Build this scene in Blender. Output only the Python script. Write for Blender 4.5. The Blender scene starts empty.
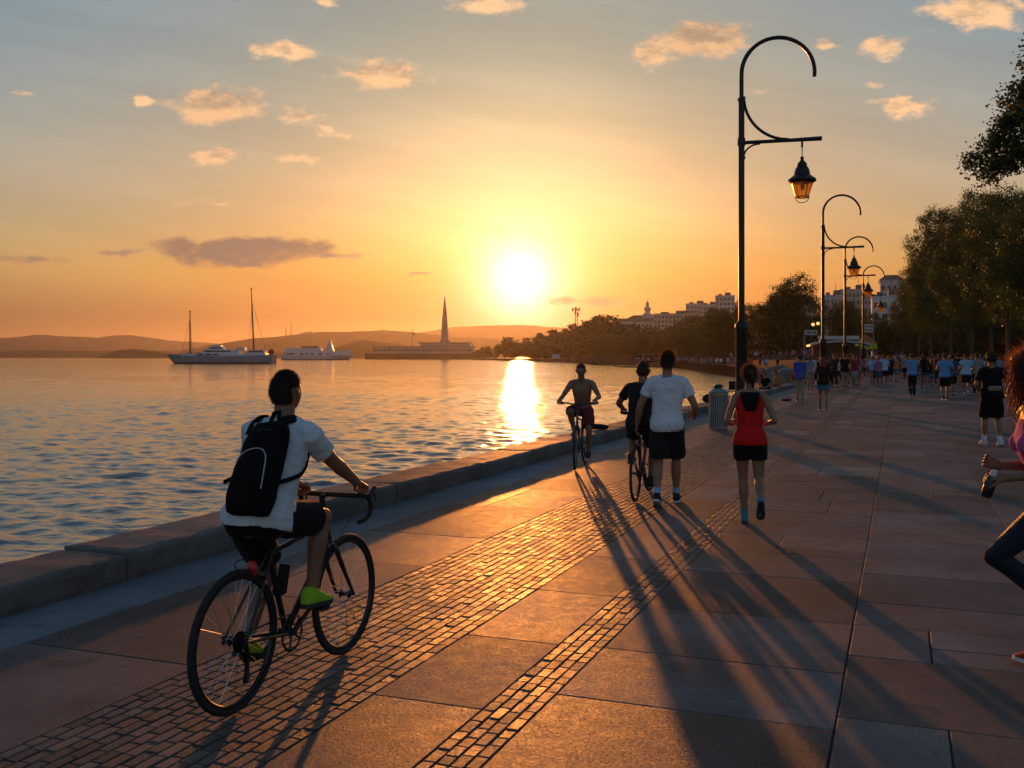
import bpy, bmesh, math, random
import numpy as np
from mathutils import Vector, Matrix, noise as mnoise

SC = bpy.context.scene
HAZE_D = 0.000045
COL = SC.collection
R = math.radians
rnd = random.Random(7)

# ------------------------------------------------------------------ camera
FPX = 996.0           # focal length in pixels of a 1024 wide frame
EYE = 1.7
HOR = 357.0
cam_data = bpy.data.cameras.new('camera')
cam = bpy.data.objects.new('camera', cam_data)
COL.objects.link(cam)
cam.location = (0, 0, EYE)
cam.rotation_euler = (R(90), 0, 0)
cam_data.sensor_width = 36.0
cam_data.lens = FPX / 1024 * 36.0
cam_data.shift_y = -(384.0 - HOR) / 1024
cam_data.clip_start = 0.1
cam_data.clip_end = 40000
SC.camera = cam

# ------------------------------------------------------------------ light
SUN_AZ = math.atan2(520 - 512, FPX)              # to the right of straight ahead
SUN_EL = math.atan2(HOR - 280, FPX)
sun_dir = Vector((math.sin(SUN_AZ) * math.cos(SUN_EL), math.cos(SUN_AZ) * math.cos(SUN_EL), math.sin(SUN_EL)))
sl = bpy.data.lights.new('sun', 'SUN')
sl.energy = 3.5
sl.angle = R(0.55)
sl.color = (1.0, 0.32, 0.06)
sun = bpy.data.objects.new('sun', sl)
COL.objects.link(sun)
sun.rotation_euler = (-sun_dir).to_track_quat('-Z', 'Y').to_euler()

SC.view_settings.view_transform = 'Standard'
SC.view_settings.look = 'None'
SC.view_settings.gamma = 1.0
SC.view_settings.use_curve_mapping = False
SC.view_settings.exposure = 0.18
SC.cycles.use_denoising = True
SC.cycles.max_bounces = 6
SC.cycles.diffuse_bounces = 2
SC.cycles.glossy_bounces = 3
SC.cycles.transmission_bounces = 4
SC.cycles.transparent_max_bounces = 6
SC.cycles.volume_bounces = 0
SC.cycles.sample_clamp_indirect = 4.0
SC.cycles.caustics_reflective = False
SC.cycles.caustics_refractive = False

class NT:
    """tiny helper round a node tree"""
    def __init__(self, tree):
        self.t = tree
    def n(self, kind, **kw):
        nd = self.t.nodes.new(kind)
        for k, v in kw.items():
            setattr(nd, k, v)
        return nd
    def link(self, a, b):
        self.t.links.new(a, b)
    def put(self, sock, v):
        if hasattr(v, 'is_linked') or isinstance(v, bpy.types.NodeSocket):
            self.link(v, sock)
        else:
            sock.default_value = v
    def m(self, op, a, b=None, c=None, clamp=False):
        nd = self.n('ShaderNodeMath', operation=op)
        nd.use_clamp = clamp
        self.put(nd.inputs[0], a)
        if b is not None: self.put(nd.inputs[1], b)
        if c is not None: self.put(nd.inputs[2], c)
        return nd.outputs[0]
    def mapr(self, v, a, b, c=0.0, d=1.0, mode='SMOOTHSTEP'):
        nd = self.n('ShaderNodeMapRange', interpolation_type=mode)
        self.put(nd.inputs[0], v)
        for i, x in enumerate((a, b, c, d)):
            self.put(nd.inputs[i + 1], x)
        return nd.outputs[0]
    def mix(self, f, a, b, mode='MIX'):
        nd = self.n('ShaderNodeMixRGB', blend_type=mode)
        self.put(nd.inputs[0], f)
        self.put(nd.inputs[1], a if not isinstance(a, tuple) else (*a, 1)[:4])
        self.put(nd.inputs[2], b if not isinstance(b, tuple) else (*b, 1)[:4])
        return nd.outputs[0]
    def noise(self, vec, scale, detail=4, rough=0.55, dim='3D'):
        nd = self.n('ShaderNodeTexNoise', noise_dimensions=dim)
        if vec is not None: self.link(vec, nd.inputs['Vector'])
        nd.inputs['Scale'].default_value = scale
        nd.inputs['Detail'].default_value = detail
        nd.inputs['Roughness'].default_value = rough
        return nd.outputs['Fac']
    def ramp(self, fac, stops, interp='LINEAR'):
        nd = self.n('ShaderNodeValToRGB')
        cr = nd.color_ramp
        cr.interpolation = interp
        while len(cr.elements) < len(stops): cr.elements.new(0.5)
        for e, (p, c) in zip(cr.elements, stops):
            e.position = p; e.color = (tuple(c)+(1,))[:4]
        self.link(fac, nd.inputs[0])
        return nd.outputs[0]

world = bpy.data.worlds.new('World')
SC.world = world
world.use_nodes = True
wt = NT(world.node_tree)
world.node_tree.nodes.clear()
w_out = wt.n('ShaderNodeOutputWorld')
w_bg = wt.n('ShaderNodeBackground')
sky = wt.n('ShaderNodeTexSky', sky_type='NISHITA')
sky.sun_disc = False
sky.sun_elevation = SUN_EL
sky.sun_rotation = SUN_AZ
sky.altitude = 0
sky.air_density = 1.0
sky.dust_density = 1.0
sky.ozone_density = 1.0
geo_w = wt.n('ShaderNodeTexCoord')
sep = wt.n('ShaderNodeSeparateXYZ')
wt.link(geo_w.outputs['Generated'], sep.inputs[0])
wx, wy, wz = sep.outputs
SKY_K = 0.12
# angle to the sun
dot = wt.n('ShaderNodeVectorMath', operation='DOT_PRODUCT')
wt.link(geo_w.outputs['Generated'], dot.inputs[0])
dot.inputs[1].default_value = sun_dir
ang = wt.m('ARCCOSINE', wt.m('MINIMUM', dot.outputs['Value'], 0.999999))
def lobe(width, power=2.0):
    q = wt.m('POWER', wt.m('DIVIDE', ang, width), power)
    return wt.m('EXPONENT', wt.m('MULTIPLY', q, -1.0))
def scaled(fac, rgb):
    nd = wt.n('ShaderNodeVectorMath', operation='SCALE')
    nd.inputs[0].default_value = rgb
    wt.link(fac, nd.inputs['Scale'])
    return nd.outputs[0]
def vadd(a, b):
    nd = wt.n('ShaderNodeVectorMath', operation='ADD')
    wt.link(a, nd.inputs[0]); wt.link(b, nd.inputs[1])
    return nd.outputs[0]
def vmul(a, rgb):
    nd = wt.n('ShaderNodeVectorMath', operation='MULTIPLY')
    wt.link(a, nd.inputs[0]); nd.inputs[1].default_value = rgb
    return nd.outputs[0]
elev = wt.m('ARCSINE', wz)
# low air is dustier than the sky model's, the upper air clearer: a tint that depends on elevation
tint = wt.ramp(wt.m('DIVIDE', elev, R(30)), [
    (0.0, (0.36, 0.27, 0.48)), (0.075, (0.42, 0.31, 0.42)), (0.16, (0.80, 0.61, 0.46)),
    (0.31, (1.06, 0.95, 0.96)), (0.58, (0.98, 1.20, 1.42)), (1.0, (1.2, 1.5, 1.9))])
def vop(op, a, b):
    nd = wt.n('ShaderNodeVectorMath', operation=op)
    wt.put(nd.inputs[0], a); wt.put(nd.inputs[1], b)
    return nd.outputs[0]
SKY_K = 0.05
base = vop('MULTIPLY', vop('MULTIPLY', sky.outputs[0], tint), (SKY_K, SKY_K, SKY_K))
side = wt.mapr(ang, 0.2, 0.55, 0.94, 1.55)
base = vop('MULTIPLY', base, wt.mix(1.0, (1, 1, 1), side, 'MULTIPLY'))
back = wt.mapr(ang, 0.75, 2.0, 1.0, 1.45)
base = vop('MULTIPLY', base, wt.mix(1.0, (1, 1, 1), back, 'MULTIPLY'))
near = wt.m('MULTIPLY', wt.mapr(ang, 0.03, 0.45, 1.0, 0.0), wt.mapr(elev, R(2.5), R(8), 1.0, 0.0))
base = vop('MULTIPLY', base, wt.mix(near, (1, 1, 1), (0.74, 0.60, 0.46)))
for width, power, rgb in [(0.023, 1.05, (2.6, 2.45, 1.8)), (0.075, 1.2, (0.36, 0.21, 0.12))]:
    base = vop('ADD', base, scaled(lobe(width, power), rgb))

# clouds: patches in the direction (x/y, z/y), each broken up by the same wisps
CLOUDS = [  # px, py, half width, half height, weight, dark(1) or lit(0)
    (283, 50, 34, 10, 1.0, 0), (381, 74, 44, 13, 1.0, 0.1), (216, 106, 42, 18, 1.1, 0.25), (140, 100, 11, 6, .8, 0),
    (302, 117, 20, 8, .9, 0), (325, 129, 8, 7, .6, 0), (348, 136, 13, 5, .6, 0), (217, 157, 28, 10, .9, 0.2),
    (298, 158, 26, 5, .7, 0.1), (243, 247, 92, 9, 1.1, 1), (235, 260, 58, 8, 1.1, 1), (32, 260, 34, 5, .9, 0.9),
    (120, 253, 18, 3, .9, 0.8), (702, 40, 42, 17, 1.2, 0.35), (648, 57, 20, 11, .8, 0), (825, 43, 15, 6, .8, 0),
    (880, 47, 24, 12, .9, 0), (903, 107, 28, 11, .9, 0), (978, 11, 52, 18, 1.0, 0), (490, 4, 38, 10, .9, 0),
    (326, 2, 16, 5, .8, 0), (880, 85, 15, 5, .6, 0), (760, 92, 16, 7, .5, 0), (418, 273, 14, 2.5, .8, 0.7),
    (590, 301, 52, 5, .75, 0.55), (205, 204, 34, 4, .5, 0), (20, 93, 20, 5, .4, 0), (340, 256, 30, 3, .5, .6)]
ysafe = wt.m('MAXIMUM', wy, 0.05)
ga = wt.m('DIVIDE', wx, ysafe)
gb = wt.m('DIVIDE', wz, ysafe)
cmb = wt.n('ShaderNodeCombineXYZ')
wt.link(ga, cmb.inputs[0]); wt.link(wt.m('MULTIPLY', gb, 1.9), cmb.inputs[1])
def cnoise(scale, detail, rough, off=(0, 0, 0)):
    ad = wt.n('ShaderNodeVectorMath', operation='ADD')
    wt.link(cmb.outputs[0], ad.inputs[0]); ad.inputs[1].default_value = off
    return wt.noise(ad.outputs[0], scale, detail, rough)
n1 = cnoise(34, 7, 0.62)
n1b = cnoise(34, 7, 0.62, (0.002, 0.016, 0))
wa = wt.m('MULTIPLY', wt.m('SUBTRACT', cnoise(26, 3, 0.6, (3, 5, 1)), 0.5), 0.030)
wb = wt.m('MULTIPLY', wt.m('SUBTRACT', cnoise(26, 3, 0.6, (7, 1, 4)), 0.5), 0.016)
ga2 = wt.m('ADD', ga, wa); gb2 = wt.m('ADD', gb, wb)
dens = None; darks = None; under = None
for px, py, hw, hh, wgt, dk in CLOUDS:
    u = wt.m('MULTIPLY', wt.m('SUBTRACT', ga2, (px - 512) / FPX), FPX / (hw * 1.12))
    v = wt.m('MULTIPLY', wt.m('SUBTRACT', gb2, (HOR - py) / FPX), FPX / (hh * 1.15))
    d2 = wt.m('MULTIPLY_ADD', v, v, wt.m('MULTIPLY', u, u))
    e = wt.m('MULTIPLY', wt.m('EXPONENT', wt.m('MULTIPLY', d2, -1.1)), wgt)
    ed = wt.m('MULTIPLY', e, dk)
    ev = wt.m('MULTIPLY', e, wt.m('MINIMUM', wt.m('MAXIMUM', v, -1.5), 1.5))
    dens = e if dens is None else wt.m('ADD', dens, e)
    darks = ed if darks is None else wt.m('ADD', darks, ed)
    under = ev if under is None else wt.m('ADD', under, ev)
# faint streaks of high thin cloud over the whole sky
stv = wt.n('ShaderNodeCombineXYZ'); wt.link(wt.m('MULTIPLY', ga, 2.2), stv.inputs[0]); wt.link(wt.m('MULTIPLY_ADD', gb, 17.0, wt.m('MULTIPLY', ga, 2.6)), stv.inputs[1])
streak = wt.mapr(wt.noise(stv.outputs[0], 1.0, 6, 0.62), 0.34, 0.70, 0.955, 1.075)
base = vop('MULTIPLY', base, wt.mix(wt.mapr(wy, 0.1, 0.3), (1, 1, 1), wt.mix(1.0, (1, 1, 1), streak, 'MULTIPLY')))
raw = wt.m('ADD', dens, wt.m('MULTIPLY', wt.m('SUBTRACT', n1, 0.5), 1.5))
cov = wt.m('MULTIPLY', wt.mapr(raw, 0.26, 0.80), wt.mapr(dens, 0.04, 0.25))
front_y = wt.mapr(wy, 0.1, 0.3)
cov = wt.m('MULTIPLY', wt.m('MULTIPLY', cov, front_y), 0.92)
dn = wt.m('MAXIMUM', dens, 0.02)
shade = wt.m('ADD', wt.m('MULTIPLY', wt.m('DIVIDE', under, dn), 0.42), wt.m('MULTIPLY', wt.m('SUBTRACT', n1b, n1), 2.2))
shade = wt.m('ADD', shade, wt.m('MULTIPLY', wt.mapr(raw, 0.6, 1.3), 0.35))
dark_f = wt.m('DIVIDE', darks, dn)
lit = wt.mix(wt.mapr(shade, -0.25, 0.75), (0.98, 0.58, 0.30), (0.46, 0.32, 0.20))
drk = wt.mix(wt.mapr(shade, -0.55, 0.3), (0.52, 0.25, 0.10), (0.235, 0.155, 0.115))
ccol = wt.mix(wt.mapr(dark_f, 0.0, 1.0, mode='LINEAR'), lit, drk)
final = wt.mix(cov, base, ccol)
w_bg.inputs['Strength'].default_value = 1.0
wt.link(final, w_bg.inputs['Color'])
wt.link(w_bg.outputs[0], w_out.inputs[0])
world.cycles.sampling_method = 'MANUAL'
world.cycles.sample_map_resolution = 512

# ------------------------------------------------------------------ helpers
MATS = {}
def mat(name, color=(0.5, 0.5, 0.5), rough=0.6, metal=0.0, vary=0.0, vscale=8.0, bump=0.0, bscale=60.0, spec=0.5,
        island=0.0, coord='Object', sheen=0.0, transl=None):
    """a principled material with a noise that varies its colour and a noise bump"""
    if name in MATS: return MATS[name]
    m = bpy.data.materials.new(name)
    m.use_nodes = True
    t = NT(m.node_tree)
    b = m.node_tree.nodes['Principled BSDF']
    b.inputs['Roughness'].default_value = rough
    b.inputs['Metallic'].default_value = metal
    b.inputs['Specular IOR Level'].default_value = spec
    if sheen: b.inputs['Sheen Weight'].default_value = sheen
    tc = t.n('ShaderNodeTexCoord').outputs[coord]
    col = None
    if vary:
        f = t.noise(tc, vscale, 5, 0.6)
        lo = tuple(c * (1 - vary) for c in color); hi = tuple(min(1, c * (1 + vary)) for c in color)
        col = t.ramp(f, [(0.25, lo), (0.75, hi)])
    if island:
        g = t.n('ShaderNodeNewGeometry').outputs['Random Per Island']
        k = t.mapr(g, 0, 1, 1 - island, 1 + island, 'LINEAR')
        hs = t.n('ShaderNodeHueSaturation')
        t.put(hs.inputs['Value'], k)
        t.put(hs.inputs['Color'], col if col is not None else (*color, 1))
        col = hs.outputs[0]
    if col is None: b.inputs['Base Color'].default_value = (*color, 1)
    else: t.link(col, b.inputs['Base Color'])
    if bump:
        bn = t.n('ShaderNodeBump')
        bn.inputs['Strength'].default_value = min(1.0, bump)
        bn.inputs['Distance'].default_value = 0.02
        t.link(t.noise(tc, bscale, 4, 0.6), bn.inputs['Height'])
        t.link(bn.outputs[0], b.inputs['Normal'])
    if transl:
        tr = t.n('ShaderNodeBsdfTranslucent'); tr.inputs[0].default_value = (*transl, 1)
        mx = t.n('ShaderNodeMixShader'); mx.inputs[0].default_value = 0.4
        t.link(b.outputs[0], mx.inputs[1]); t.link(tr.outputs[0], mx.inputs[2])
        t.link(mx.outputs[0], m.node_tree.nodes['Material Output'].inputs[0])
    MATS[name] = m
    return m

def link(o, parent=None):
    COL.objects.link(o)
    if parent is not None: o.parent = parent
    return o
def tag(o, label=None, cat=None, group=None, kind=None):
    if label: o['label'] = label
    if cat: o['category'] = cat
    if group: o['group'] = group
    if kind: o['kind'] = kind
    return o
def thing(name, label, cat, loc=(0, 0, 0), rz=0.0, group=None):
    o = bpy.data.objects.new(name, None)
    o.empty_display_size = 0.2
    o.location = loc; o.rotation_euler = (0, 0, rz)
    link(o); tag(o, label, cat, group)
    return o
def mesh_np(name, verts, faces, mats, parent=None, smooth=False, midx=None):
    """an object from an (n,3) array and an (m,4) or (m,3) face array"""
    me = bpy.data.meshes.new(name)
    v = np.asarray(verts, dtype=np.float32).reshape(-1, 3)
    f = np.asarray(faces, dtype=np.int32)
    k = f.shape[1]
    me.vertices.add(len(v)); me.vertices.foreach_set('co', v.ravel())
    me.loops.add(f.size); me.loops.foreach_set('vertex_index', f.ravel())
    me.polygons.add(len(f))
    me.polygons.foreach_set('loop_start', np.arange(0, f.size, k, dtype=np.int32))
    me.polygons.foreach_set('loop_total', np.full(len(f), k, dtype=np.int32))
    me.update(calc_edges=True)
    for m in (mats if isinstance(mats, (list, tuple)) else [mats]): me.materials.append(m)
    if midx is not None: me.polygons.foreach_set('material_index', np.asarray(midx, dtype=np.int32))
    me.polygons.foreach_set('use_smooth', np.full(len(f), bool(smooth)))
    o = bpy.data.objects.new(name, me)
    return link(o, parent)
class MB:
    """collects shapes, then links them as one mesh object"""
    def __init__(self):
        self.v = []; self.f = []; self.mi = []; self.cur = 0
    def add(self, vs, fs):
        b = len(self.v)
        self.v.extend([tuple(x) for x in vs])
        for q in fs:
            self.f.append(tuple(b + i for i in q)); self.mi.append(self.cur)
        return self
    def box(self, c, s, rot=None, taper=1.0):
        hx, hy, hz = s[0] / 2, s[1] / 2, s[2] / 2
        vs = []
        for z in (-1, 1):
            k = taper if z > 0 else 1.0
            for x, y in ((-1, -1), (1, -1), (1, 1), (-1, 1)):
                p = Vector((x * hx * k, y * hy * k, z * hz))
                if rot is not None: p = rot @ p
                vs.append(p + Vector(c))
        return self.add(vs, [(3, 2, 1, 0), (4, 5, 6, 7), (0, 1, 5, 4), (1, 2, 6, 5), (2, 3, 7, 6), (3, 0, 4, 7)])
    def rings(self, rings, cap=True, closed=False):
        n = len(rings[0]); vs = [p for r in rings for p in r]; fs = []
        for i in range(len(rings) - (0 if closed else 1)):
            a = i * n; b = ((i + 1) % len(rings)) * n
            for j in range(n):
                k = (j + 1) % n
                fs.append((a + j, a + k, b + k, b + j))
        if cap and not closed:
            fs.append(tuple(range(n - 1, -1, -1)))
            fs.append(tuple((len(rings) - 1) * n + j for j in range(n)))
        return self.add(vs, fs)
    def tube(self, pts, rad, n=8, closed=False, cap=True):
        pts = [Vector(p) for p in pts]
        if not hasattr(rad, '__len__'): rad = [rad] * len(pts)
        m = len(pts); rings = []
        nrm = None
        for i, p in enumerate(pts):
            if closed: t = pts[(i + 1) % m] - pts[i - 1]
            elif i == 0: t = pts[1] - pts[0]
            elif i == m - 1: t = pts[-1] - pts[-2]
            else: t = (pts[i + 1] - p).normalized() + (p - pts[i - 1]).normalized()
            t = t.normalized() if t.length > 1e-9 else Vector((0, 0, 1))
            if nrm is None:
                a = Vector((0, 0, 1)) if abs(t.z) < 0.9 else Vector((1, 0, 0))
                nrm = t.cross(a).normalized()
            else:
                nrm = (nrm - t * nrm.dot(t))
                nrm = nrm.normalized() if nrm.length > 1e-6 else t.orthogonal().normalized()
            bn = t.cross(nrm)
            rings.append([p + (nrm * math.cos(2 * math.pi * j / n) + bn * math.sin(2 * math.pi * j / n)) * rad[i] for j in range(n)])
        return self.rings(rings, cap, closed)
    def lathe(self, prof, n=20, c=(0, 0, 0), axis='z'):
        rings = []
        for r, z in prof:
            ring = []
            for j in range(n):
                a = 2 * math.pi * j / n
                p = (r * math.cos(a), r * math.sin(a), z)
                if axis == 'x': p = (z, r * math.cos(a), r * math.sin(a))
                ring.append(Vector(p) + Vector(c))
            rings.append(ring)
        return self.rings(rings)
    def sphere(self, c, r, nu=12, nv=8):
        r = r if hasattr(r, '__len__') else (r, r, r)
        rings = []
        for i in range(1, nv):
            th = math.pi * i / nv
            rings.append([Vector(c) + Vector((r[0] * math.sin(th) * math.cos(2 * math.pi * j / nu), r[1] * math.sin(th) * math.sin(2 * math.pi * j / nu), -r[2] * math.cos(th))) for j in range(nu)])
        return self.rings(rings)
    def build(self, name, mats, parent=None, smooth=True, angle=40, recalc=False):
        me = bpy.data.meshes.new(name)
        me.from_pydata(self.v, [], self.f)
        for m in (mats if isinstance(mats, (list, tuple)) else [mats]): me.materials.append(m)
        me.polygons.foreach_set('material_index', np.asarray(self.mi, dtype=np.int32))
        if not smooth: me.polygons.foreach_set('use_smooth', np.zeros(len(self.f), dtype=bool))
        else:
            me.polygons.foreach_set('use_smooth', np.ones(len(self.f), dtype=bool))
            if angle < 180:
                me.set_sharp_from_angle(angle=R(angle))
        me.update()
        return link(bpy.data.objects.new(name, me), parent)
def copy_tree(o, parent=None):
    c = o.copy(); COL.objects.link(c); c.parent = parent
    for ch in list(o.children): copy_tree(ch, c)
    return c
def ground(px, py, h=0.0):
    """the point at height h that the photo shows at this pixel"""
    z = (EYE - h) * FPX / (py - HOR)
    return Vector(((px - 512) * z / FPX, z, h))
def at(px, py, depth):
    return Vector(((px - 512) * depth / FPX, depth, EYE + (HOR - py) * depth / FPX))
# promenade axes: v runs along it, u across it (to the right)
PA = R(21.3)
DV = Vector((math.sin(PA), math.cos(PA), 0))
DU = Vector((math.cos(PA), -math.sin(PA), 0))
def uv(u, v, z=0.0): return DU * u + DV * v + Vector((0, 0, z))
def to_uv(p): return p.dot(DU), p.dot(DV)

# ------------------------------------------------------------------ paving
WATER_Z = -1.15
def paving_material(name, color, rough, island, stain=0.35, spec=0.1, matte=0.5):
    m = bpy.data.materials.new(name); m.use_nodes = True
    t = NT(m.node_tree); b = m.node_tree.nodes['Principled BSDF']
    tc = t.n('ShaderNodeTexCoord').outputs['Object']
    isl = t.n('ShaderNodeNewGeometry').outputs['Random Per Island']
    fine = t.noise(tc, 170, 3, 0.7)
    mid = t.noise(tc, 9, 6, 0.65)
    big = t.noise(tc, 0.7, 5, 0.6)
    c = t.ramp(mid, [(0.2, tuple(x * 0.84 for x in color)), (0.5, color), (0.85, tuple(x * 1.12 for x in color))])
    warm = t.mix(t.mapr(isl, 0, 1, 0, 1, 'LINEAR'), (1.08, 0.98, 0.92), (0.93, 1.0, 1.05))
    c = t.mix(1.0, c, warm, 'MULTIPLY')
    k = t.m('MULTIPLY', t.mapr(t.m('FRACT', t.m('MULTIPLY', isl, 7.31)), 0, 1, 1 - island, 1 + island, 'LINEAR'),
            t.mapr(big, 0.3, 0.7, 1 - stain, 1 + stain * 0.4))
    hs = t.n('ShaderNodeHueSaturation'); t.put(hs.inputs['Value'], k); t.link(c, hs.inputs['Color'])
    spots = t.m('ADD', t.mapr(t.noise(tc, 2.6, 2, 0.4), 0.64, 0.72, 0, 0.45), t.mapr(t.noise(tc, 13, 1, 0.3), 0.74, 0.77, 0, 0.5))
    c = t.mix(spots, hs.outputs[0], tuple(x * 0.45 for x in color))
    c = t.mix(1.0, c, t.mix(t.mapr(t.noise(tc, 120, 2, 0.8), 0.35, 0.65), (0.72, 0.72, 0.72), (1.28, 1.28, 1.28)), 'MULTIPLY')
    t.link(c, b.inputs['Base Color'])
    r = t.m('ADD', t.mapr(mid, 0.25, 0.75, rough - 0.04, rough + 0.06), t.m('MULTIPLY', t.m('SUBTRACT', t.m('FRACT', t.m('MULTIPLY', isl, 3.7)), 0.5), 0.14))
    t.link(r, b.inputs['Roughness'])
    b.inputs['Specular IOR Level'].default_value = spec
    bn = t.n('ShaderNodeBump'); bn.inputs['Strength'].default_value = 0.55; bn.inputs['Distance'].default_value = 0.006
    h = t.m('ADD', t.m('MULTIPLY', fine, 1.1), t.m('MULTIPLY', t.noise(tc, 38, 4, 0.6), 0.8))
    h = t.m('ADD', h, t.m('MULTIPLY', mid, 0.2))
    t.link(h, bn.inputs['Height']); t.link(bn.outputs[0], b.inputs['Normal'])
    # open-pored stone: only part of the surface has the worn polish that reflects
    df = t.n('ShaderNodeBsdfDiffuse'); t.link(c, df.inputs['Color']); t.link(bn.outputs[0], df.inputs['Normal'])
    pores = t.m('ADD', t.mapr(t.noise(tc, 60, 3, 0.7), 0.35, 0.65, matte - .25, matte + .25), t.mapr(big, 0.35, 0.65, -.1, .1))
    mx = t.n('ShaderNodeMixShader'); t.put(mx.inputs[0], t.m('MINIMUM', t.m('MAXIMUM', pores, 0.0), 0.95))
    t.link(b.outputs[0], mx.inputs[1]); t.link(df.outputs[0], mx.inputs[2]); t.link(mx.outputs[0], m.node_tree.nodes['Material Output'].inputs[0])
    return m
M_CONC = paving_material('grey_concrete_paving', (0.195, 0.208, 0.222), 0.62, 0.14)
M_SLAB = paving_material('brown_stone_paving', (0.175, 0.146, 0.134), 0.52, 0.30, stain=0.5, spec=0.085, matte=0.45)
M_SETT = paving_material('stone_sett_paving', (0.135, 0.110, 0.098), 0.48, 0.34, spec=0.15, matte=0.40)
M_JOINT = mat('joint_sand', (0.022, 0.018, 0.015), 1.0, vary=0.3, vscale=3)
M_EARTH = mat('dark_earth', (0.06, 0.05, 0.035), 0.95, vary=0.4, vscale=1.5, bump=0.6, bscale=12)

def slab_mesh(cells, gap, cham, jz, tilt, mi):
    """cells: (u0,u1,v0,v1) -> stones with chamfered edges, each a little off level"""
    out_v = []; out_f = []; out_m = []
    r = random.Random(11)
    nb = 0
    for (u0, u1, v0, v1) in cells:
        g = gap * (0.7 + 0.6 * r.random())
        a, b_, c, d = u0 + g / 2, u1 - g / 2, v0 + g / 2, v1 - g / 2
        z = r.uniform(-jz, 0); tx = r.uniform(-tilt, tilt); ty = r.uniform(-tilt, tilt)
        cu, cv = (a + b_) / 2, (c + d) / 2
        def zz(u, v): return min(0.0015, z + (u - cu) * tx + (v - cv) * ty)
        q = []
        ju = [r.uniform(-gap, gap) * 0.2 for _ in range(8)]
        for k, (u, v) in enumerate(((a + ju[0], c + ju[1]), (b_ + ju[2], c + ju[3]), (b_ + ju[4], d + ju[5]), (a + ju[6], d + ju[7]))):
            q.append((u, v))
        inset = [(q[0][0] + cham, q[0][1] + cham), (q[1][0] - cham, q[1][1] + cham), (q[2][0] - cham, q[2][1] - cham), (q[3][0] + cham, q[3][1] - cham)]
        for u, v in q: out_v.append(uv(u, v, -0.018))
        for u, v in q: out_v.append(uv(u, v, zz(u, v) - cham * 0.6))
        for u, v in inset: out_v.append(uv(u, v, zz(u, v)))
        out_f.append((nb + 8, nb + 9, nb + 10, nb + 11))
        for k in range(4):
            k2 = (k + 1) % 4
            out_f.append((nb + 4 + k, nb + 4 + k2, nb + 8 + k2, nb + 8 + k))
            out_f.append((nb + k, nb + k2, nb + 4 + k2, nb + 4 + k))
        out_m += [mi] * 9
        nb += 12
    return out_v, out_f, out_m
def strip(u0, u1, v0, v1, lmin, lmax, seed, split=0.0):
    r = random.Random(seed); cells = []; v = v0
    while v < v1:
        L = r.uniform(lmin, lmax) * (1 if v < 60 else 1.5)
        e = min(v + L, v1)
        if r.random() < split:
            k = r.uniform(0.35, 0.65); um = u0 + (u1 - u0) * k
            if r.random() < 0.5:
                cells += [(u0, um, v, e), (um, u1, v, e)]
            else:
                vm = v + (e - v) * r.uniform(0.35, 0.65)
                cells += [(u0, um, v, e), (um, u1, v, vm), (um, u1, vm, e)]
        else: cells.append((u0, u1, v, e))
        v = e
    return cells
def setts(u0, u1, rows, v0, v1, L, seed):
    r = random.Random(seed); cells = []
    w = (u1 - u0) / rows
    for i in range(rows):
        v = v0 + r.random() * L
        while v < v1:
            l = L * r.uniform(0.75, 1.25)
            cells.append((u0 + i * w, u0 + (i + 1) * w, v, min(v + l, v1)))
            v += l
    return cells
VB = -6.0
groups = []
groups.append((strip(-5.50, -4.86, VB, 150, 1.6, 2.6, 1), 0.008, 0.005, 0.002, 0.0008, 0))
sl_ = strip(-4.86, -3.60, VB, 150, 1.0, 2.0, 2, 0.3)
sl_ += strip(-2.48, -1.88, VB, 150, 0.8, 1.5, 3)
sl_ += strip(-1.62, -0.28, VB, 150, 0.65, 1.35, 4, 0.4)
for k, (a, b_) in enumerate(((-0.28, 0.98), (0.98, 2.1), (2.1, 3.35), (3.35, 4.7), (4.7, 6.2))):
    sl_ += strip(a, b_, VB, 150, 0.55, 1.25, 20 + k, 0.3)
groups.append((sl_, 0.010, 0.003, 0.003, 0.0012, 1))
st = setts(-3.60, -2.48, 16, 1.0, 62, 0.14, 5) + setts(-1.88, -1.62, 4, 1.0, 62, 0.125, 6)
groups.append((st, 0.0075, 0.0045, 0.0035, 0.016, 2))
far = setts(-3.60, -2.48, 4, 62, 150, 0.8, 7) + setts(-1.88, -1.62, 1, 62, 150, 0.8, 8) + strip(-3.6, -2.48, VB, 1.0, 0.5, 0.9, 9) + strip(-1.88, -1.62, VB, 1.0, 0.4, 0.7, 9)
groups.append((far, 0.012, 0.006, 0.003, 0.004, 2))
V = []; F = []; MI = []
for g in groups:
    v, f, m_ = slab_mesh(*g)
    b0 = len(V)
    V += v; F += [tuple(i + b0 for i in q) for q in f]; MI += m_
prom = mesh_np('promenade', V, F, [M_CONC, M_SLAB, M_SETT], midx=MI)
tag(prom, kind='structure')
# the bed the stones lie in, and the land behind and beyond
def flat(name, pts, z, m, kind='structure'):
    mb = MB(); mb.add([(p[0], p[1], z) for p in pts], [tuple(range(len(pts)))])
    o = mb.build(name, m, smooth=False); tag(o, kind=kind); return o
bed = [uv(-5.50, VB), uv(6.4, VB), uv(6.4, 160), uv(-5.50, 160)]
flat('paving_bed', bed, -0.0065, M_JOINT)
M_ASPH = mat('plaza_asphalt', (0.05, 0.045, 0.040), 0.95, vary=0.3, vscale=0.8, bump=0.4, bscale=40, spec=0.05)
M_SAND = mat('beach_sand', (0.15, 0.105, 0.07), 0.95, vary=0.3, vscale=0.6, bump=0.8, bscale=5, spec=0.05)
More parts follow.
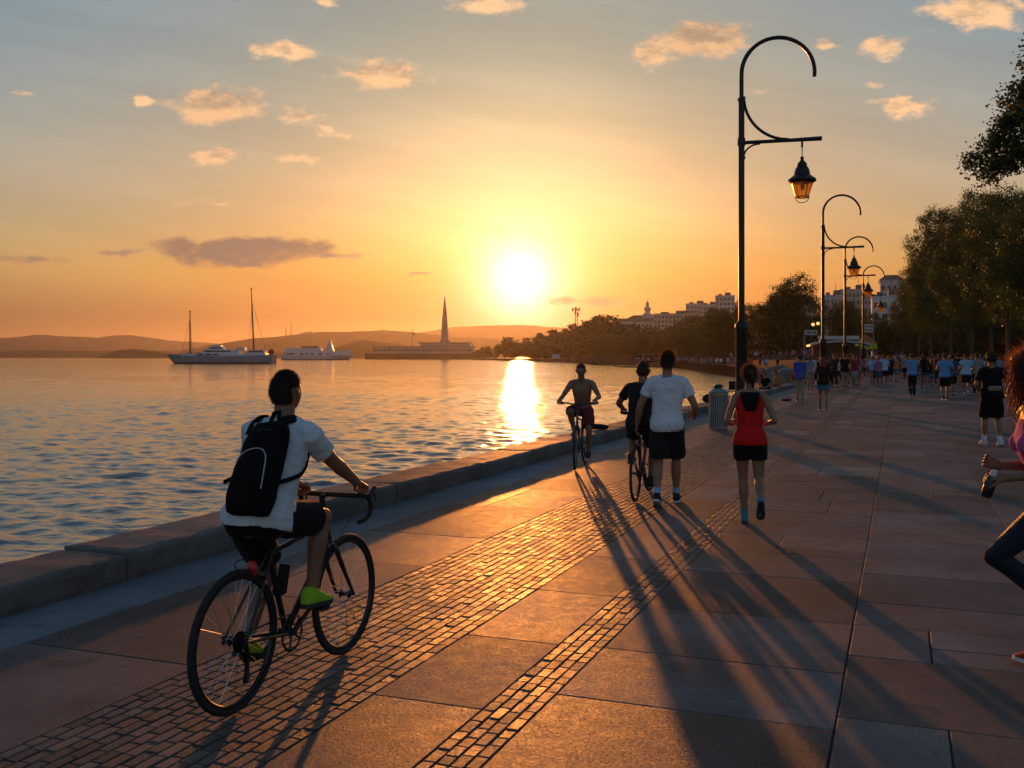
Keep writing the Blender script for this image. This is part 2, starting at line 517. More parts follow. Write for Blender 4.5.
# shoreline of the bay, from the sea wall round to the headland: (x, y) with the land to the right
SHORE = [(8.8, 42), (12.6, 52), (15.5, 64), (18.8, 80), (23.5, 98), (29.0, 116), (31.7, 138), (34.5, 165), (38.5, 205), (43.5, 255),
         (47, 320), (45, 400), (38, 500), (28, 600), (8, 760), (-18, 930), (-48, 1110), (-62, 1200)]
SHORE_BACK = [(40, 1330), (400, 1500), (1500, 1700), (4200, 2400)]
land = [uv(-5.2, -10), uv(-5.2, 40)] + [Vector((x, y, 0)) for x, y in SHORE[6:]] + [Vector((x, y, 0)) for x, y in SHORE_BACK] + [Vector((4200, -60, 0)), Vector((30, -60, 0))]
flat('land', land, -0.06, M_ASPH)
# beach and the stones below the sea wall, sloping to the water
bv = []; bf = []
inner = [uv(-6.0, 41), uv(-5.95, 52), uv(-5.9, 66), uv(-5.85, 84), uv(-5.8, 102), uv(-5.75, 122), uv(-5.7, 150)]
NB = 14
for i, p in enumerate(inner):
    q = Vector((SHORE[i][0], SHORE[i][1], 0))
    for k in range(NB):
        f = k / (NB - 1)
        w = p.lerp(q, f * 1.25)
        z = -0.15 + (WATER_Z - 0.35 + 0.15) * f ** 0.8 + 0.10 * mnoise.noise(Vector((w.x * .4, w.y * .4, 0)))
        bv.append((w.x, w.y, min(z, -0.1)))
for i in range(len(inner) - 1):
    for k in range(NB - 1):
        a = i * NB + k
        bf.append((a, a + 1, a + NB + 1, a + NB))
o = mesh_np('beach', bv, bf, M_SAND, smooth=True); tag(o, kind='structure')

# ------------------------------------------------------------------ sea
def sea():
    rows = [3.0]
    while rows[-1] < 26000:
        y_ = rows[-1]
        rows.append(y_ + max(0.02, y_ * (0.0036 + 0.0155 * min(1.0, max(0.0, (math.log10(y_) - 1.6) / 1.9)) ** 1.5)))
    rows = np.array(rows)
    # columns as tan of the bearing: dense inside the photo, looser outside
    ta = np.concatenate([np.linspace(-3.0, -0.62, 70, endpoint=False), np.linspace(-0.62, 0.34, 620, endpoint=False), np.linspace(0.34, 0.9, 30)])
    Y, T = np.meshgrid(rows, ta, indexing='ij')
    X = T * Y
    dr = np.gradient(rows)[:, None] * np.ones_like(X)
    Z = np.zeros_like(X)
    rg = np.random.default_rng(5)
    lam = np.concatenate([0.45 * (1.9 / 0.45) ** rg.random(60), 1.9 * (7.0 / 1.9) ** rg.random(22)])
    for L in lam:
        k = 2 * math.pi / L
        th = R(200) + rg.normal(0, 0.75)       # waves run roughly towards the viewer and the wall
        kx, ky = k * math.sin(th), k * math.cos(th)
        slope = 0.032 if L < .9 else (0.020 if L < 1.9 else 0.010 * (1.9 / L) ** .6)
        a = slope / k
        ph = rg.random() * 6.28
        lat = 1.0 + 0.0 * X
        fade = np.clip((L / (2.6 * dr) - 0.7) / 1.0, 0, 1)
        arg = kx * X + ky * Y + ph
        s = np.sin(arg)
        Z += a * fade * (s + 0.22 * np.cos(2 * arg)) * lat
    # gusts: rougher and smoother patches
    g = 0.75 + 0.35 * np.sin(X * 0.11 + 1.3 * np.sin(Y * 0.05)) * np.sin(Y * 0.083 + 0.7 * np.sin(X * 0.07))
    Z *= g
    V = np.stack([X, Y, Z + WATER_Z], -1).reshape(-1, 3)
    nr, nc = X.shape
    i = np.arange(nr - 1)[:, None] * nc + np.arange(nc - 1)[None]
    F = np.stack([i, i + 1, i + nc + 1, i + nc], -1).reshape(-1, 4)
    m = bpy.data.materials.new('sea_water'); m.use_nodes = True
    t = NT(m.node_tree); b = m.node_tree.nodes['Principled BSDF']
    b.inputs['Base Color'].default_value = (0.050, 0.052, 0.048, 1)
    b.inputs['IOR'].default_value = 1.9
    b.inputs['Roughness'].default_value = 0.055
    tc = t.n('ShaderNodeTexCoord').outputs['Object']
    mp = t.n('ShaderNodeMapping'); t.link(tc, mp.inputs[0]); mp.inputs['Scale'].default_value = (0.55, 1, 1)
    h1 = t.noise(mp.outputs[0], 5.0, 4, 0.6)
    h2 = t.noise(mp.outputs[0], 0.9, 4, 0.6)
    cd = t.n('ShaderNodeCameraData')
    bn = t.n('ShaderNodeBump'); bn.inputs['Distance'].default_value = 0.035; bn.inputs['Strength'].default_value = 0.7
    bn2 = t.n('ShaderNodeBump'); bn2.inputs['Distance'].default_value = 0.16; bn2.inputs['Strength'].default_value = 0.5
    t.link(h1, bn.inputs['Height']); t.link(h2, bn2.inputs['Height'])
    t.link(bn2.outputs[0], bn.inputs['Normal']); t.link(bn.outputs[0], b.inputs['Normal'])
    o = mesh_np('sea', V, F, m, smooth=True); tag(o, kind='structure')
    return o
sea()

# ------------------------------------------------------------------ sea wall and quay
M_GRAN = paving_material('granite', (0.215, 0.188, 0.172), 0.62, 0.24)
def noisy_block(mb, u0, u1, v0, v1, z0, z1, nu, nv, nz, amp, r, edge=0.022):
    """a stone block whose faces wander and whose edges are worn round"""
    off = Vector((r.random() * 50, r.random() * 50, r.random() * 50))
    idx = {}; vs = []; fs = []
    def P(i, j, k):
        key = (i, j, k)
        if key in idx: return idx[key]
        a, b_, c = i / nu, j / nv, k / nz
        u = u0 + (u1 - u0) * a; v = v0 + (v1 - v0) * b_; z = z0 + (z1 - z0) * c
        eu, ev, ez = i in (0, nu), j in (0, nv), k in (0, nz)
        if eu + ev + ez >= 2:
            e = edge * (0.6 + 0.8 * r.random())
            if eu: u += e * 0.55 * (1 if i == 0 else -1)
            if ev: v += e * 0.55 * (1 if j == 0 else -1)
            if k == nz: z -= e * 0.55
        d = mnoise.noise_vector(off + Vector((u, v, z)) * 3.0) * amp + mnoise.noise_vector(off + Vector((u, v, z)) * 14.0) * amp * 0.4
        p = uv(u, v, z) + d
        idx[key] = len(vs); vs.append(p); return idx[key]
    for i in range(nu):
        for j in range(nv): fs.append((P(i, j, nz), P(i + 1, j, nz), P(i + 1, j + 1, nz), P(i, j + 1, nz)))
    for j in range(nv):
        for k in range(nz):
            fs.append((P(nu, j, k), P(nu, j + 1, k), P(nu, j + 1, k + 1), P(nu, j, k + 1)))
            fs.append((P(0, j + 1, k), P(0, j, k), P(0, j, k + 1), P(0, j + 1, k + 1)))
    for i in range(nu):
        for k in range(nz):
            fs.append((P(i, 0, k), P(i + 1, 0, k), P(i + 1, 0, k + 1), P(i, 0, k + 1)))
            fs.append((P(i + 1, nv, k), P(i, nv, k), P(i, nv, k + 1), P(i + 1, nv, k + 1)))
    mb.add(vs, fs)
r = random.Random(3)
mb = MB(); v = -6.0
while v < 110:
    L = r.uniform(1.7, 3.0); near = v < 25
    uo = r.uniform(-0.018, 0.018); zo = r.uniform(-0.014, 0.012)
    noisy_block(mb, -6.12 + uo, -5.47 + uo, v, v + L - 0.024, -0.02, 0.215 + zo, 14 if near else 4, 40 if near else 8, 6 if near else 2, 0.013, r, 0.022)
    v += L
o = mb.build('sea_wall', M_GRAN, smooth=True, angle=50)
tag(o, 'low sea wall of worn granite kerb blocks along the water edge', 'sea wall')
mb = MB()
v = -10.0
while v < 46:
    for k in range(3):
        z1 = -0.024 - k * 0.45
        mb.box(uv(-5.66 - 0.003 * k, v + 1.0, z1 - 0.224), (0.8, 1.97, 0.44), Matrix.Rotation(-PA, 3, 'Z'))
    v += 2.0
o = mb.build('quay', M_GRAN, smooth=False); tag(o, kind='structure')

# ------------------------------------------------------------------ people
def skin_mat(name, c):
    m = mat(name, c, 0.52, vary=0.12, vscale=14, bump=0.12, bscale=120, spec=0.4)
    return m
SKIN = [skin_mat('skin_tan', (0.25, 0.125, 0.075)), skin_mat('skin_light', (0.30, 0.150, 0.088)), skin_mat('skin_brown', (0.17, 0.085, 0.05))]
HAIRC = {'dark': mat('dark_hair', (0.020, 0.012, 0.008), 0.55, vary=0.4, vscale=60, transl=(0.25, 0.09, 0.02)),
         'brown': mat('brown_hair', (0.035, 0.018, 0.009), 0.55, vary=0.4, vscale=60, transl=(0.42, 0.15, 0.03)),
         'auburn': mat('auburn_hair', (0.05, 0.020, 0.008), 0.5, vary=0.4, vscale=60, transl=(0.75, 0.26, 0.05)),
         'grey': mat('grey_hair', (0.25, 0.24, 0.22), 0.6, vary=0.3, vscale=60)}
def cloth(name, c, rough=0.85):
    return mat('cloth_' + name, c, rough, vary=0.10, vscale=5, bump=0.35, bscale=140, spec=0.15, sheen=0.04)
C_WHITE = cloth('white', (0.66, 0.68, 0.72)); C_BLACK = cloth('black', (0.006, 0.006, 0.007)); C_RED = cloth('red', (0.62, 0.012, 0.010))
C_NAVY = cloth('navy', (0.035, 0.06, 0.14)); C_BLUE = cloth('blue', (0.10, 0.26, 0.52)); C_SKY = cloth('sky_blue', (0.30, 0.46, 0.66))
C_TEAL = cloth('teal', (0.04, 0.17, 0.26)); C_KHAKI = cloth('khaki', (0.24, 0.19, 0.14)); C_GREY = cloth('grey', (0.22, 0.22, 0.23))
C_MAROON = cloth('maroon', (0.16, 0.025, 0.03)); C_ROYAL = cloth('royal_blue', (0.04, 0.075, 0.32)); C_PINK = cloth('pink', (0.58, 0.10, 0.30))
C_CHAR = cloth('charcoal', (0.018, 0.017, 0.018)); C_TAN = cloth('tan', (0.32, 0.24, 0.17)); C_ORANGE = cloth('orange', (0.48, 0.14, 0.04))
M_CHAR = C_CHAR
C_ROSE = cloth('rose', (0.30, 0.10, 0.17))
C_LEGG = cloth('legging', (0.014, 0.016, 0.030), 0.5)
C_PATT = mat('patterned_pink', (0.50, 0.17, 0.24), 0.8, vary=0.6, vscale=45)
M_SOLE = mat('white_sole', (0.62, 0.62, 0.60), 0.7, vary=0.1)
M_SOLED = mat('dark_sole', (0.03, 0.03, 0.03), 0.8, vary=0.1)
M_LIME = cloth('lime', (0.32, 0.58, 0.03)); M_SHOED = cloth('shoe_dark', (0.025, 0.028, 0.035)); M_SHOEB = cloth('shoe_blue', (0.06, 0.24, 0.32)); M_SHOEW = cloth('shoe_white', (0.6, 0.6, 0.6)); M_SHOER = cloth('shoe_red', (0.35, 0.03, 0.02))
M_EYE = mat('eye_white', (0.28, 0.26, 0.24), 0.2)
M_LACE = mat('lace', (0.02, 0.02, 0.02), 0.8)

def ik(a, b, l1, l2, pole):
    """joint between a and b; also b pulled within reach"""
    d = b - a
    L = d.length
    mx = (l1 + l2) * 0.998
    if L > mx: b = a + d * (mx / L); d = b - a; L = mx
    L = max(L, abs(l1 - l2) + 0.02)
    dn = d.normalized()
    x = (l1 * l1 - l2 * l2 + L * L) / (2 * L)
    h = math.sqrt(max(0, l1 * l1 - x * x))
    p = pole - dn * pole.dot(dn)
    p = p.normalized() if p.length > 1e-5 else dn.orthogonal()
    return a + dn * x + p * h, b
def smooth_mesh(mb, voxel, iters, fac=0.5):
    """the collected closed shapes fused into one continuous surface"""
    me = bpy.data.meshes.new('tmp'); me.from_pydata(mb.v, [], mb.f)
    bm = bmesh.new(); bm.from_mesh(me); bmesh.ops.recalc_face_normals(bm, faces=bm.faces); bm.to_mesh(me); bm.free()
    o = bpy.data.objects.new('tmp', me); COL.objects.link(o)
    md = o.modifiers.new('r', 'REMESH'); md.mode = 'VOXEL'; md.voxel_size = voxel
    if iters:
        ms = o.modifiers.new('s', 'SMOOTH'); ms.factor = fac; ms.iterations = iters
    dg = bpy.context.evaluated_depsgraph_get(); dg.update()
    out = bpy.data.meshes.new_from_object(o.evaluated_get(dg))
    bpy.data.objects.remove(o); bpy.data.meshes.remove(me)
    out.materials.clear()
    return out
def cut_ends(me, planes):
    """open a garment at its hems: planes = (point, direction out of the garment, reach)"""
    bm = bmesh.new(); bm.from_mesh(me); kill = []
    for f in bm.faces:
        c = f.calc_center_median()
        for q, d, rch in planes:
            if (c - q).dot(d) > (-.030 if rch > .3 else -.012) and (c - q).length < rch: kill.append(f); break
    bmesh.ops.delete(bm, geom=kill, context='FACES'); bm.to_mesh(me); bm.free()
def me_obj(name, me, m, parent, smooth=True):
    me.name = name; me.materials.clear(); me.materials.append(m)
    if smooth: me.polygons.foreach_set('use_smooth', np.ones(len(me.polygons), dtype=bool))
    return link(bpy.data.objects.new(name, me), parent)
def displace(me, fn):
    """move every vertex along its normal by fn(co)"""
    n = len(me.vertices)
    for v in me.vertices:
        v.co = v.co + v.normal * fn(v.co)
    me.update()
def oval(c, ax, ay, rx, ry, n=18, e=2.0):
    out = []
    for j in range(n):
        a = 2 * math.pi * j / n
        ca, sa = math.cos(a), math.sin(a)
        out.append(c + ax * (rx * math.copysign(abs(ca) ** (2 / e), ca)) + ay * (ry * math.copysign(abs(sa) ** (2 / e), sa)))
    return out

class Fig:
    """a posed figure in its own frame: +Y is the way it faces, +X its right, Z up, origin on the ground"""
    def __init__(self, H=1.75, female=False, pel=(0, 0, 0.93), lean=3, lean2=0, twist=0, roll=0, hipyaw=0, hands=None, elbows=None, feet=None, knees=None,
                 toes=None, head=(0, 0), fat=1.0, neck=0, knee_abs=False):
        s = self.s = H / 1.75
        self.female = female; self.fat = fat
        self.pel = Vector(pel)
        L = 0.575 * s
        self.pos = []; self.frm = []
        N = 24
        p = self.pel.copy()
        for i in range(N + 1):
            t = i / N
            a = R(lean + lean2 * t); yw = R(hipyaw + (twist - hipyaw) * t); rl = R(roll * t)
            up = Vector((math.sin(rl), math.sin(a), math.cos(a))).normalized()
            right = Vector((math.cos(yw), math.sin(yw), 0)); right = (right - up * right.dot(up)).normalized()
            fwd = up.cross(right)
            self.pos.append(p.copy()); self.frm.append((up, right, fwd))
            p = p + up * (L / N)
        up, right, fwd = self.frm[N]
        sh = (0.158 if female else 0.182) * s * (0.5 + 0.5 * fat)
        sp = self.at(0.86)
        self.S = {'L': sp - right * sh, 'R': sp + right * sh}
        u0, r0, f0 = self.frm[0]
        hw = 0.088 * s
        self.H = {'L': self.pel - r0 * hw, 'R': self.pel + r0 * hw}
        self.ua, self.fa, self.th, self.shn = 0.295 * s, 0.265 * s, 0.43 * s, 0.42 * s
        hands = hands or {}; elbows = elbows or {}; feet = feet or {}; knees = knees or {}
        self.toes = {'L': 0, 'R': 0}; self.toes.update(toes or {})
        self.W = {}; self.E = {}; self.A = {}; self.K = {}
        # a standing figure stands: its soles touch the ground and its hips sink until the legs reach
        sole = .0885 * s * (.93 if female else 1.0)
        feet = {k: tuple(v) for k, v in feet.items()}
        for k in ('L', 'R'):
            if k in feet and feet[k][2] < .12 and pel[2] > .7: feet[k] = (feet[k][0], feet[k][1], sole)
        for k, sg in (('L', -1), ('R', 1)):
            if k in feet and feet[k][2] <= sole + 1e-6:
                a_ = Vector(feet[k]); reach = (self.th + self.shn) * .992
                h_ = Vector((self.H[k].x - a_.x, self.H[k].y - a_.y, 0)).length
                zmax = sole + math.sqrt(max(.01, reach * reach - h_ * h_))
                dz = self.H[k].z - zmax
                if dz > 0:
                    sh_ = Vector((0, 0, -dz)); self.pel += sh_
                    self.pos = [q + sh_ for q in self.pos]
                    for kk in 'LR': self.H[kk] = self.H[kk] + sh_; self.S[kk] = self.S[kk] + sh_
        for k, sg in (('L', -1), ('R', 1)):
            w = Vector(hands.get(k, self.S[k] + Vector((sg * 0.06, 0.05, -0.53)) * s))
            pole = Vector(elbows.get(k, (sg * 0.3, -1, -0.2)))
            self.E[k], self.W[k] = ik(self.S[k], w, self.ua, self.fa, pole)
            f = feet.get(k, (sg * 0.09, 0.0, 0.085 * s))
            a = Vector(f[:3])
            self.K[k], self.A[k] = ik(self.H[k], a, self.th, self.shn, Vector(knees.get(k, (sg * 0.08, 1, 0.1))))
        # head
        yaw, pitch = R(head[0]), R(head[1])
        hup = Vector((0, 1, 0)) * math.sin(R(0) + pitch) + Vector((0, 0, 1)) * math.cos(pitch)
        tw = R(twist) + yaw
        hr = Vector((math.cos(tw), math.sin(tw), 0))
        hf0 = Vector((-math.sin(tw), math.cos(tw), 0))
        hup = (Vector((0, 0, 1)) * math.cos(pitch) + hf0 * math.sin(pitch)).normalized()
        hf = hup.cross(hr)
        self.neck = self.at(1.0)
        self.hc = self.neck + up * 0.040 * s + hup * 0.115 * s + hf * 0.022 * s
        self.hf = (hr, hf, hup)
    def at(self, t):
        t = max(0, min(1, t)) * (len(self.pos) - 1); i = min(int(t), len(self.pos) - 2)
        return self.pos[i].lerp(self.pos[i + 1], t - i)
    def fr(self, t):
        return self.frm[max(0, min(len(self.frm) - 1, int(round(t * (len(self.frm) - 1)))))]
    # torso profile: t, rx, ry, offset forward
    def prof(self):
        if self.female:
            return [(-0.16, .095, .080, 0), (-0.06, .158, .105, -.006), (.04, .172, .112, -.008), (.14, .158, .102, 0), (.27, .126, .084, .004), (.40, .128, .088, .008),
                    (.55, .142, .104, .016), (.66, .150, .110, .018), (.76, .152, .092, .006), (.86, .138, .076, -.006), (.93, .095, .062, -.008), (.985, .058, .054, 0)]
        return [(-0.16, .095, .085, 0), (-0.06, .155, .108, -.006), (.04, .165, .114, -.006), (.14, .160, .106, 0), (.27, .146, .098, .003), (.40, .150, .102, .006),
                (.55, .166, .112, .010), (.66, .176, .114, .010), (.76, .178, .104, .002), (.86, .162, .086, -.008), (.93, .112, .070, -.010), (.985, .064, .060, -.002)]
    def torso(self, mb, t0=-1, t1=2, grow=0.0, slack=None, n=20, seat=0.0):
        s = self.s; rings = []
        pr = self.prof()
        def samp(t):
            for a, b in zip(pr, pr[1:]):
                if a[0] <= t <= b[0]:
                    f = (t - a[0]) / (b[0] - a[0]); f = f * f * (3 - 2 * f)
                    return tuple(x + (y - x) * f for x, y in zip(a, b))
            return pr[0] if t < pr[0][0] else pr[-1]
        ts = [max(t0, pr[0][0])] + [q for q in np.linspace(-0.15, 0.98, 26) if max(t0, pr[0][0]) + .01 < q < min(t1, pr[-1][0]) - .01] + [min(t1, pr[-1][0])]
        for t in ts:
            _, rx, ry, off = samp(t)
            up, right, fwd = self.fr(max(0, t))
            c = self.at(t) if t >= 0 else self.pel + up * (t * 0.575 * s)
            g = grow + (slack(t) if slack else 0)
            f = self.fat if t < .8 else 1
            k = seat * max(0, min(1, (.20 - t) / .2)); off -= k * .55; ry += k * .6; rx += k * .25
            rings.append(oval(c + fwd * off * s, right, fwd, rx * s * f + g, ry * s * f + g, n, 2.3))
        mb.rings(rings)
    def limb(self, mb, pts, radii, grow=0.0, n=14):
        """tapering tube through joints with rounded bends: pts list of (point, radius) resampled"""
        P = []; Q = []
        for i in range(len(pts) - 1):
            a, b = pts[i], pts[i + 1]
            for f in np.linspace(0, 1, 7)[(0 if i == 0 else 1):]:
                P.append(a.lerp(b, f)); Q.append(radii[i] + (radii[i + 1] - radii[i]) * f)
        # round the bends
        for _ in range(2):
            P = [P[0]] + [(P[i - 1] + P[i] * 2 + P[i + 1]) / 4 for i in range(1, len(P) - 1)] + [P[-1]]
        mb.tube(P, [q + grow for q in Q], n)
        d = (P[-1] - P[0])
    def arm_pts(self, k):
        S, E, W = self.S[k], self.E[k], self.W[k]; s = self.s; g = 0.80 if self.female else 1.0
        up, right, fwd = self.fr(0.86)
        sg = -1 if k == 'L' else 1
        start = S - right * sg * 0.05 * s + up * 0.012 * s
        pts = [start, S, S.lerp(E, .3), S.lerp(E, .65), E, E.lerp(W, .25), E.lerp(W, .6), W]
        rad = [x * s * g for x in (.055, .060, .053, .046, .040, .043, .035, .027)]
        return pts, rad
    def leg_pts(self, k):
        Hh, K, A = self.H[k], self.K[k], self.A[k]; s = self.s; g = 0.97 if self.female else 1.0
        back = (K - Hh).cross(A - K).cross(K - A)
        cb = Vector((0, -1, 0)); d = (A - K).normalized(); cb = (cb - d * cb.dot(d)); cb = cb.normalized() if cb.length > 1e-4 else cb
        pts = [Hh, Hh.lerp(K, .25), Hh.lerp(K, .6), K, K.lerp(A, .18) + cb * .012 * s, K.lerp(A, .35) + cb * .018 * s, K.lerp(A, .65) + cb * .008 * s, A]
        rad = [x * s * g for x in (.090, .086, .072, .054, .055, .058, .043, .036)]
        return pts, rad
    def foot_axes(self, k):
        K, A = self.K[k], self.A[k]
        sh = (A - K).normalized()
        d = Vector((0, 1, 0)); r0 = self.frm[0][2]
        d = Vector((r0.x, r0.y, 0)).normalized()
        p = R(self.toes[k])
        fwd = (d * math.cos(p) + Vector((0, 0, 1)) * math.sin(p)).normalized()
        right = fwd.cross(Vector((0, 0, 1))).normalized()
        up = right.cross(fwd)
        return right, fwd, up
    def foot_rings(self, k, grow=0.0):
        s = self.s * (0.93 if self.female else 1.0)
        right, fwd, up = self.foot_axes(k)
        A = self.A[k]
        rings = []
        # along from heel (-.07) to toe (.19): y, half width, top, bottom
        for y, w, tp, bt in ((-.076, .018, -.020, -.070), (-.066, .030, .012, -.078), (-.03, .036, .030, -.080), (.03, .040, .014, -.080), (.08, .045, -.016, -.080),
                             (.13, .047, -.034, -.079), (.165, .040, -.046, -.076), (.186, .022, -.056, -.070)):
            c = A + fwd * y * s + up * ((tp + bt) / 2) * s
            rings.append(oval(c, right, up, w * s + grow, (tp - bt) / 2 * s + grow, 14, 2.6))
        return rings
    def head_shape(self, d, hair=None):
        """surface point for unit direction d = (right, fwd, up), metres from the head centre"""
        x, y, z = d
        rx, ry, rz = .0755, .095, .116
        if self.female: rx, ry, rz = .071, .091, .112
        X, Y, Z = x * rx, y * ry, z * rz
        if z < 0:
            X *= 1 - .26 * (-z) ** 1.3
            if y < 0: Y *= 1 - .38 * (-z)
            else: Y *= 1 + .02 * (-z)
        if y > 0:
            Y *= .97
            Y += .024 * math.exp(-((x / .13) ** 2 + ((z + .16) / .15) ** 2)) + .008 * math.exp(-((x / .09) ** 2 + ((z - .02) / .16) ** 2))
            Y += .005 * math.exp(-(((z - .20) / .09) ** 2 + (x / .5) ** 2))
            Y -= .011 * math.exp(-(((abs(x) - .34) / .15) ** 2 + ((z - .04) / .10) ** 2))
            Y += .006 * math.exp(-((x / .26) ** 2 + ((z + .50) / .06) ** 2)) - .004 * math.exp(-((x / .3) ** 2 + ((z + .565) / .03) ** 2)) + .005 * math.exp(-((x / .24) ** 2 + ((z + .63) / .05) ** 2))
            Y += .008 * math.exp(-((x / .28) ** 2 + ((z + .88) / .12) ** 2))
        return X, Y, Z
    def hworld(self, X, Y, Z):
        hr, hf, hu = self.hf
        return self.hc + (hr * X + hf * Y + hu * Z) * self.s
    def head(self, mb, nu=28, nv=22):
        rings = []
        for i in range(1, nv):
            th = math.pi * i / nv
            rings.append([self.hworld(*self.head_shape((math.sin(th) * math.cos(2 * math.pi * j / nu), math.sin(th) * math.sin(2 * math.pi * j / nu), -math.cos(th)))) for j in range(nu)])
        mb.rings(rings)
        hr, hf, hu = self.hf; s = self.s
        for sg in (-1, 1):
            rr = []
            for f, w in ((-1, .2), (-.7, .75), (0, 1), (.6, .85), (1, .25)):
                c = self.hworld(sg * (.078 + .014 * (f > -.5)), -.004 - .006 * f, -.002 + f * .033)
                rr.append(oval(c, (hf * -1 + hr * sg * .45).normalized(), hr * sg, .019 * w * s, .008 * s, 8))
            mb.rings(rr)
        up = self.fr(1.0)[0]
        self.limb(mb, [self.neck - up * .06 * s, self.neck + up * .01 * s, self.hc - hu * .06 * s - hf * .018 * s], [(.060 if self.female else .070) * s, (.050 if self.female else .060) * s, (.048 if self.female else .057) * s])
    def hand(self, mb, k, d=None, nrm=None, curl=35, thumb=40, spread=1.0):
        """palm, four bent fingers and a thumb; d = where the fingers point, nrm = the way the palm faces"""
        s = self.s * (0.9 if self.female else 1.0)
        W = self.W[k]; sg = -1 if k == 'L' else 1
        d = Vector(d).normalized() if d is not None else (W - self.E[k]).normalized()
        nrm = Vector(nrm) if nrm is not None else Vector((-sg, 0.1, 0))
        nrm = (nrm - d * nrm.dot(d)).normalized()
        side = d.cross(nrm) * 1.0          # along the knuckles
        # the thumb side: forward/up
        if side.dot(Vector((0, 1, 0.3))) < 0: side = -side
        rr = []
        for y, w, th in ((-.02, .024, .018), (.015, .032, .016), (.05, .040, .0145), (.085, .041, .0125), (.094, .036, .008)):
            rr.append(oval(W + d * y * s, side, nrm, w * s, th * s, 12, 2.6))
        mb.rings(rr)
        for i, (off, L) in enumerate(((.031, .072), (.0105, .080), (-.010, .074), (-.030, .058))):
            p = W + d * .082 * s + side * off * s
            dr = (d + side * off * 1.2 * spread).normalized(); pts = [p - dr * .012 * s, p]
            a = 0
            for j, fr_ in enumerate((.46, .31, .23)):
                a += curl * (0.75, 1.05, 0.8)[j]
                q = dr * math.cos(R(a)) + nrm * math.sin(R(a))
                p = p + q * L * fr_ * s; pts.append(p)
            mb.tube(pts, [x * s for x in (.0088, .0092, .0084, .0076, .0056)], 8)
        p = W + d * .022 * s + side * .026 * s
        q0 = (d * math.cos(R(thumb)) + side * math.sin(R(thumb)) + nrm * .35).normalized()
        q1 = (q0 + d * .45 + nrm * (.012 * curl)).normalized()
        mb.tube([p, p + q0 * .034 * s, p + q0 * .052 * s + q1 * .012 * s, p + q0 * .052 * s + q1 * .040 * s], [x * s for x in (.0125, .0108, .0096, .0066)], 8)
    # ---- pieces
    def body(self, parent, m, voxel=.008, hands=None, shoulders_only=False):
        mb = MB(); self.torso(mb, n=24)
        for k in 'LR':
            p, q = self.arm_pts(k); self.limb(mb, p, q)
            up, right, fwd = self.fr(.86); sg = -1 if k == 'L' else 1
            self.limb(mb, [self.at(.95) + right * sg * .03 * self.s, self.S[k] + up * .01 * self.s], [.048 * self.s, .052 * self.s])
            p, q = self.leg_pts(k); self.limb(mb, p, q)
            mb.sphere(self.K[k], .052 * self.s)
            mb.rings(self.foot_rings(k, -.006))
        u0, r0, f0 = self.frm[0]
        for sg in (-1, 1):
            mb.sphere(self.pel + r0 * sg * .075 * self.s - f0 * .045 * self.s - u0 * .02 * self.s, (.085 * self.s, .085 * self.s, .09 * self.s))
        if self.female:
            up, right, fwd = self.fr(.62)
            for sg in (-1, 1): mb.sphere(self.at(.62) + right * sg * .068 * self.s + fwd * .085 * self.s, .052 * self.s)
        self.head(mb)
        me = smooth_mesh(mb, voxel, 3 if voxel < .012 else 2)
        hm = MB()
        for k in 'LR':
            self.hand(hm, k, **((hands or {}).get(k, {})))
        bm = bmesh.new(); bm.from_mesh(me)
        me2 = bpy.data.meshes.new('h'); me2.from_pydata(hm.v, [], hm.f)
        bm2 = bmesh.new(); bm2.from_mesh(me2); bmesh.ops.recalc_face_normals(bm2, faces=bm2.faces); bm2.to_mesh(me2); bm2.free()
        bm.from_mesh(me2); bm.to_mesh(me); bm.free(); bpy.data.meshes.remove(me2)
        return me_obj('body', me, m, parent)
    def shirt(self, parent, m, name='shirt', sleeve=.55, hem=-.10, top=.955, voxel=.008, loose=.016, wr=.010, tank=False, grow=.011, hood=False):
        mb = MB(); s = self.s
        self.torso(mb, hem, top, grow * s, seat=.028 if hem < .1 else 0, slack=lambda t: loose * s * (max(0, min(1, (.62 - t) / .4))), n=28)
        up, right, fwd = self.fr(.86)
        for k, sg in (('L', -1), ('R', 1)):
            if not tank:
                p, q = self.arm_pts(k)
                S, E, W = self.S[k], self.E[k], self.W[k]
                start = p[0]
                if sleeve <= 1:
                    e = S.lerp(E, sleeve)
                    pts = [start, S, S.lerp(e, .5), e]; rad = [.062 * s, .068 * s, .066 * s, .064 * s]
                    if self.female: rad = [x * .84 for x in rad]
                else:
                    e = E.lerp(W, sleeve - 1)
                    pts = [start, S, S.lerp(E, .5), E, E.lerp(e, .5), e]; rad = [x * s for x in (.060, .067, .060, .054, .050, .040)]
                self.limb(mb, pts, rad, 0, 16)
                self.limb(mb, [self.at(.94) + right * sg * .04 * s, S + up * .012 * s], [.056 * s, .060 * s])
            else:
                self.limb(mb, [self.at(.80) + right * sg * .115 * s + fwd * .02 * s, self.at(.93) + right * sg * .085 * s, self.at(.80) + right * sg * .115 * s - fwd * .03 * s], [.036 * s] * 3)
        if self.female:
            up, right, fwd = self.fr(.62)
            for sg in (-1, 1): mb.sphere(self.at(.62) + right * sg * .068 * s + fwd * .085 * s, .062 * s)
        if hood:
            self.limb(mb, [self.at(.96) - fwd * .07 * s - right * .07 * s, self.at(.93) - fwd * .10 * s, self.at(.96) - fwd * .07 * s + right * .07 * s], [.03 * s, .045 * s, .03 * s])
        me = smooth_mesh(mb, voxel, 2)
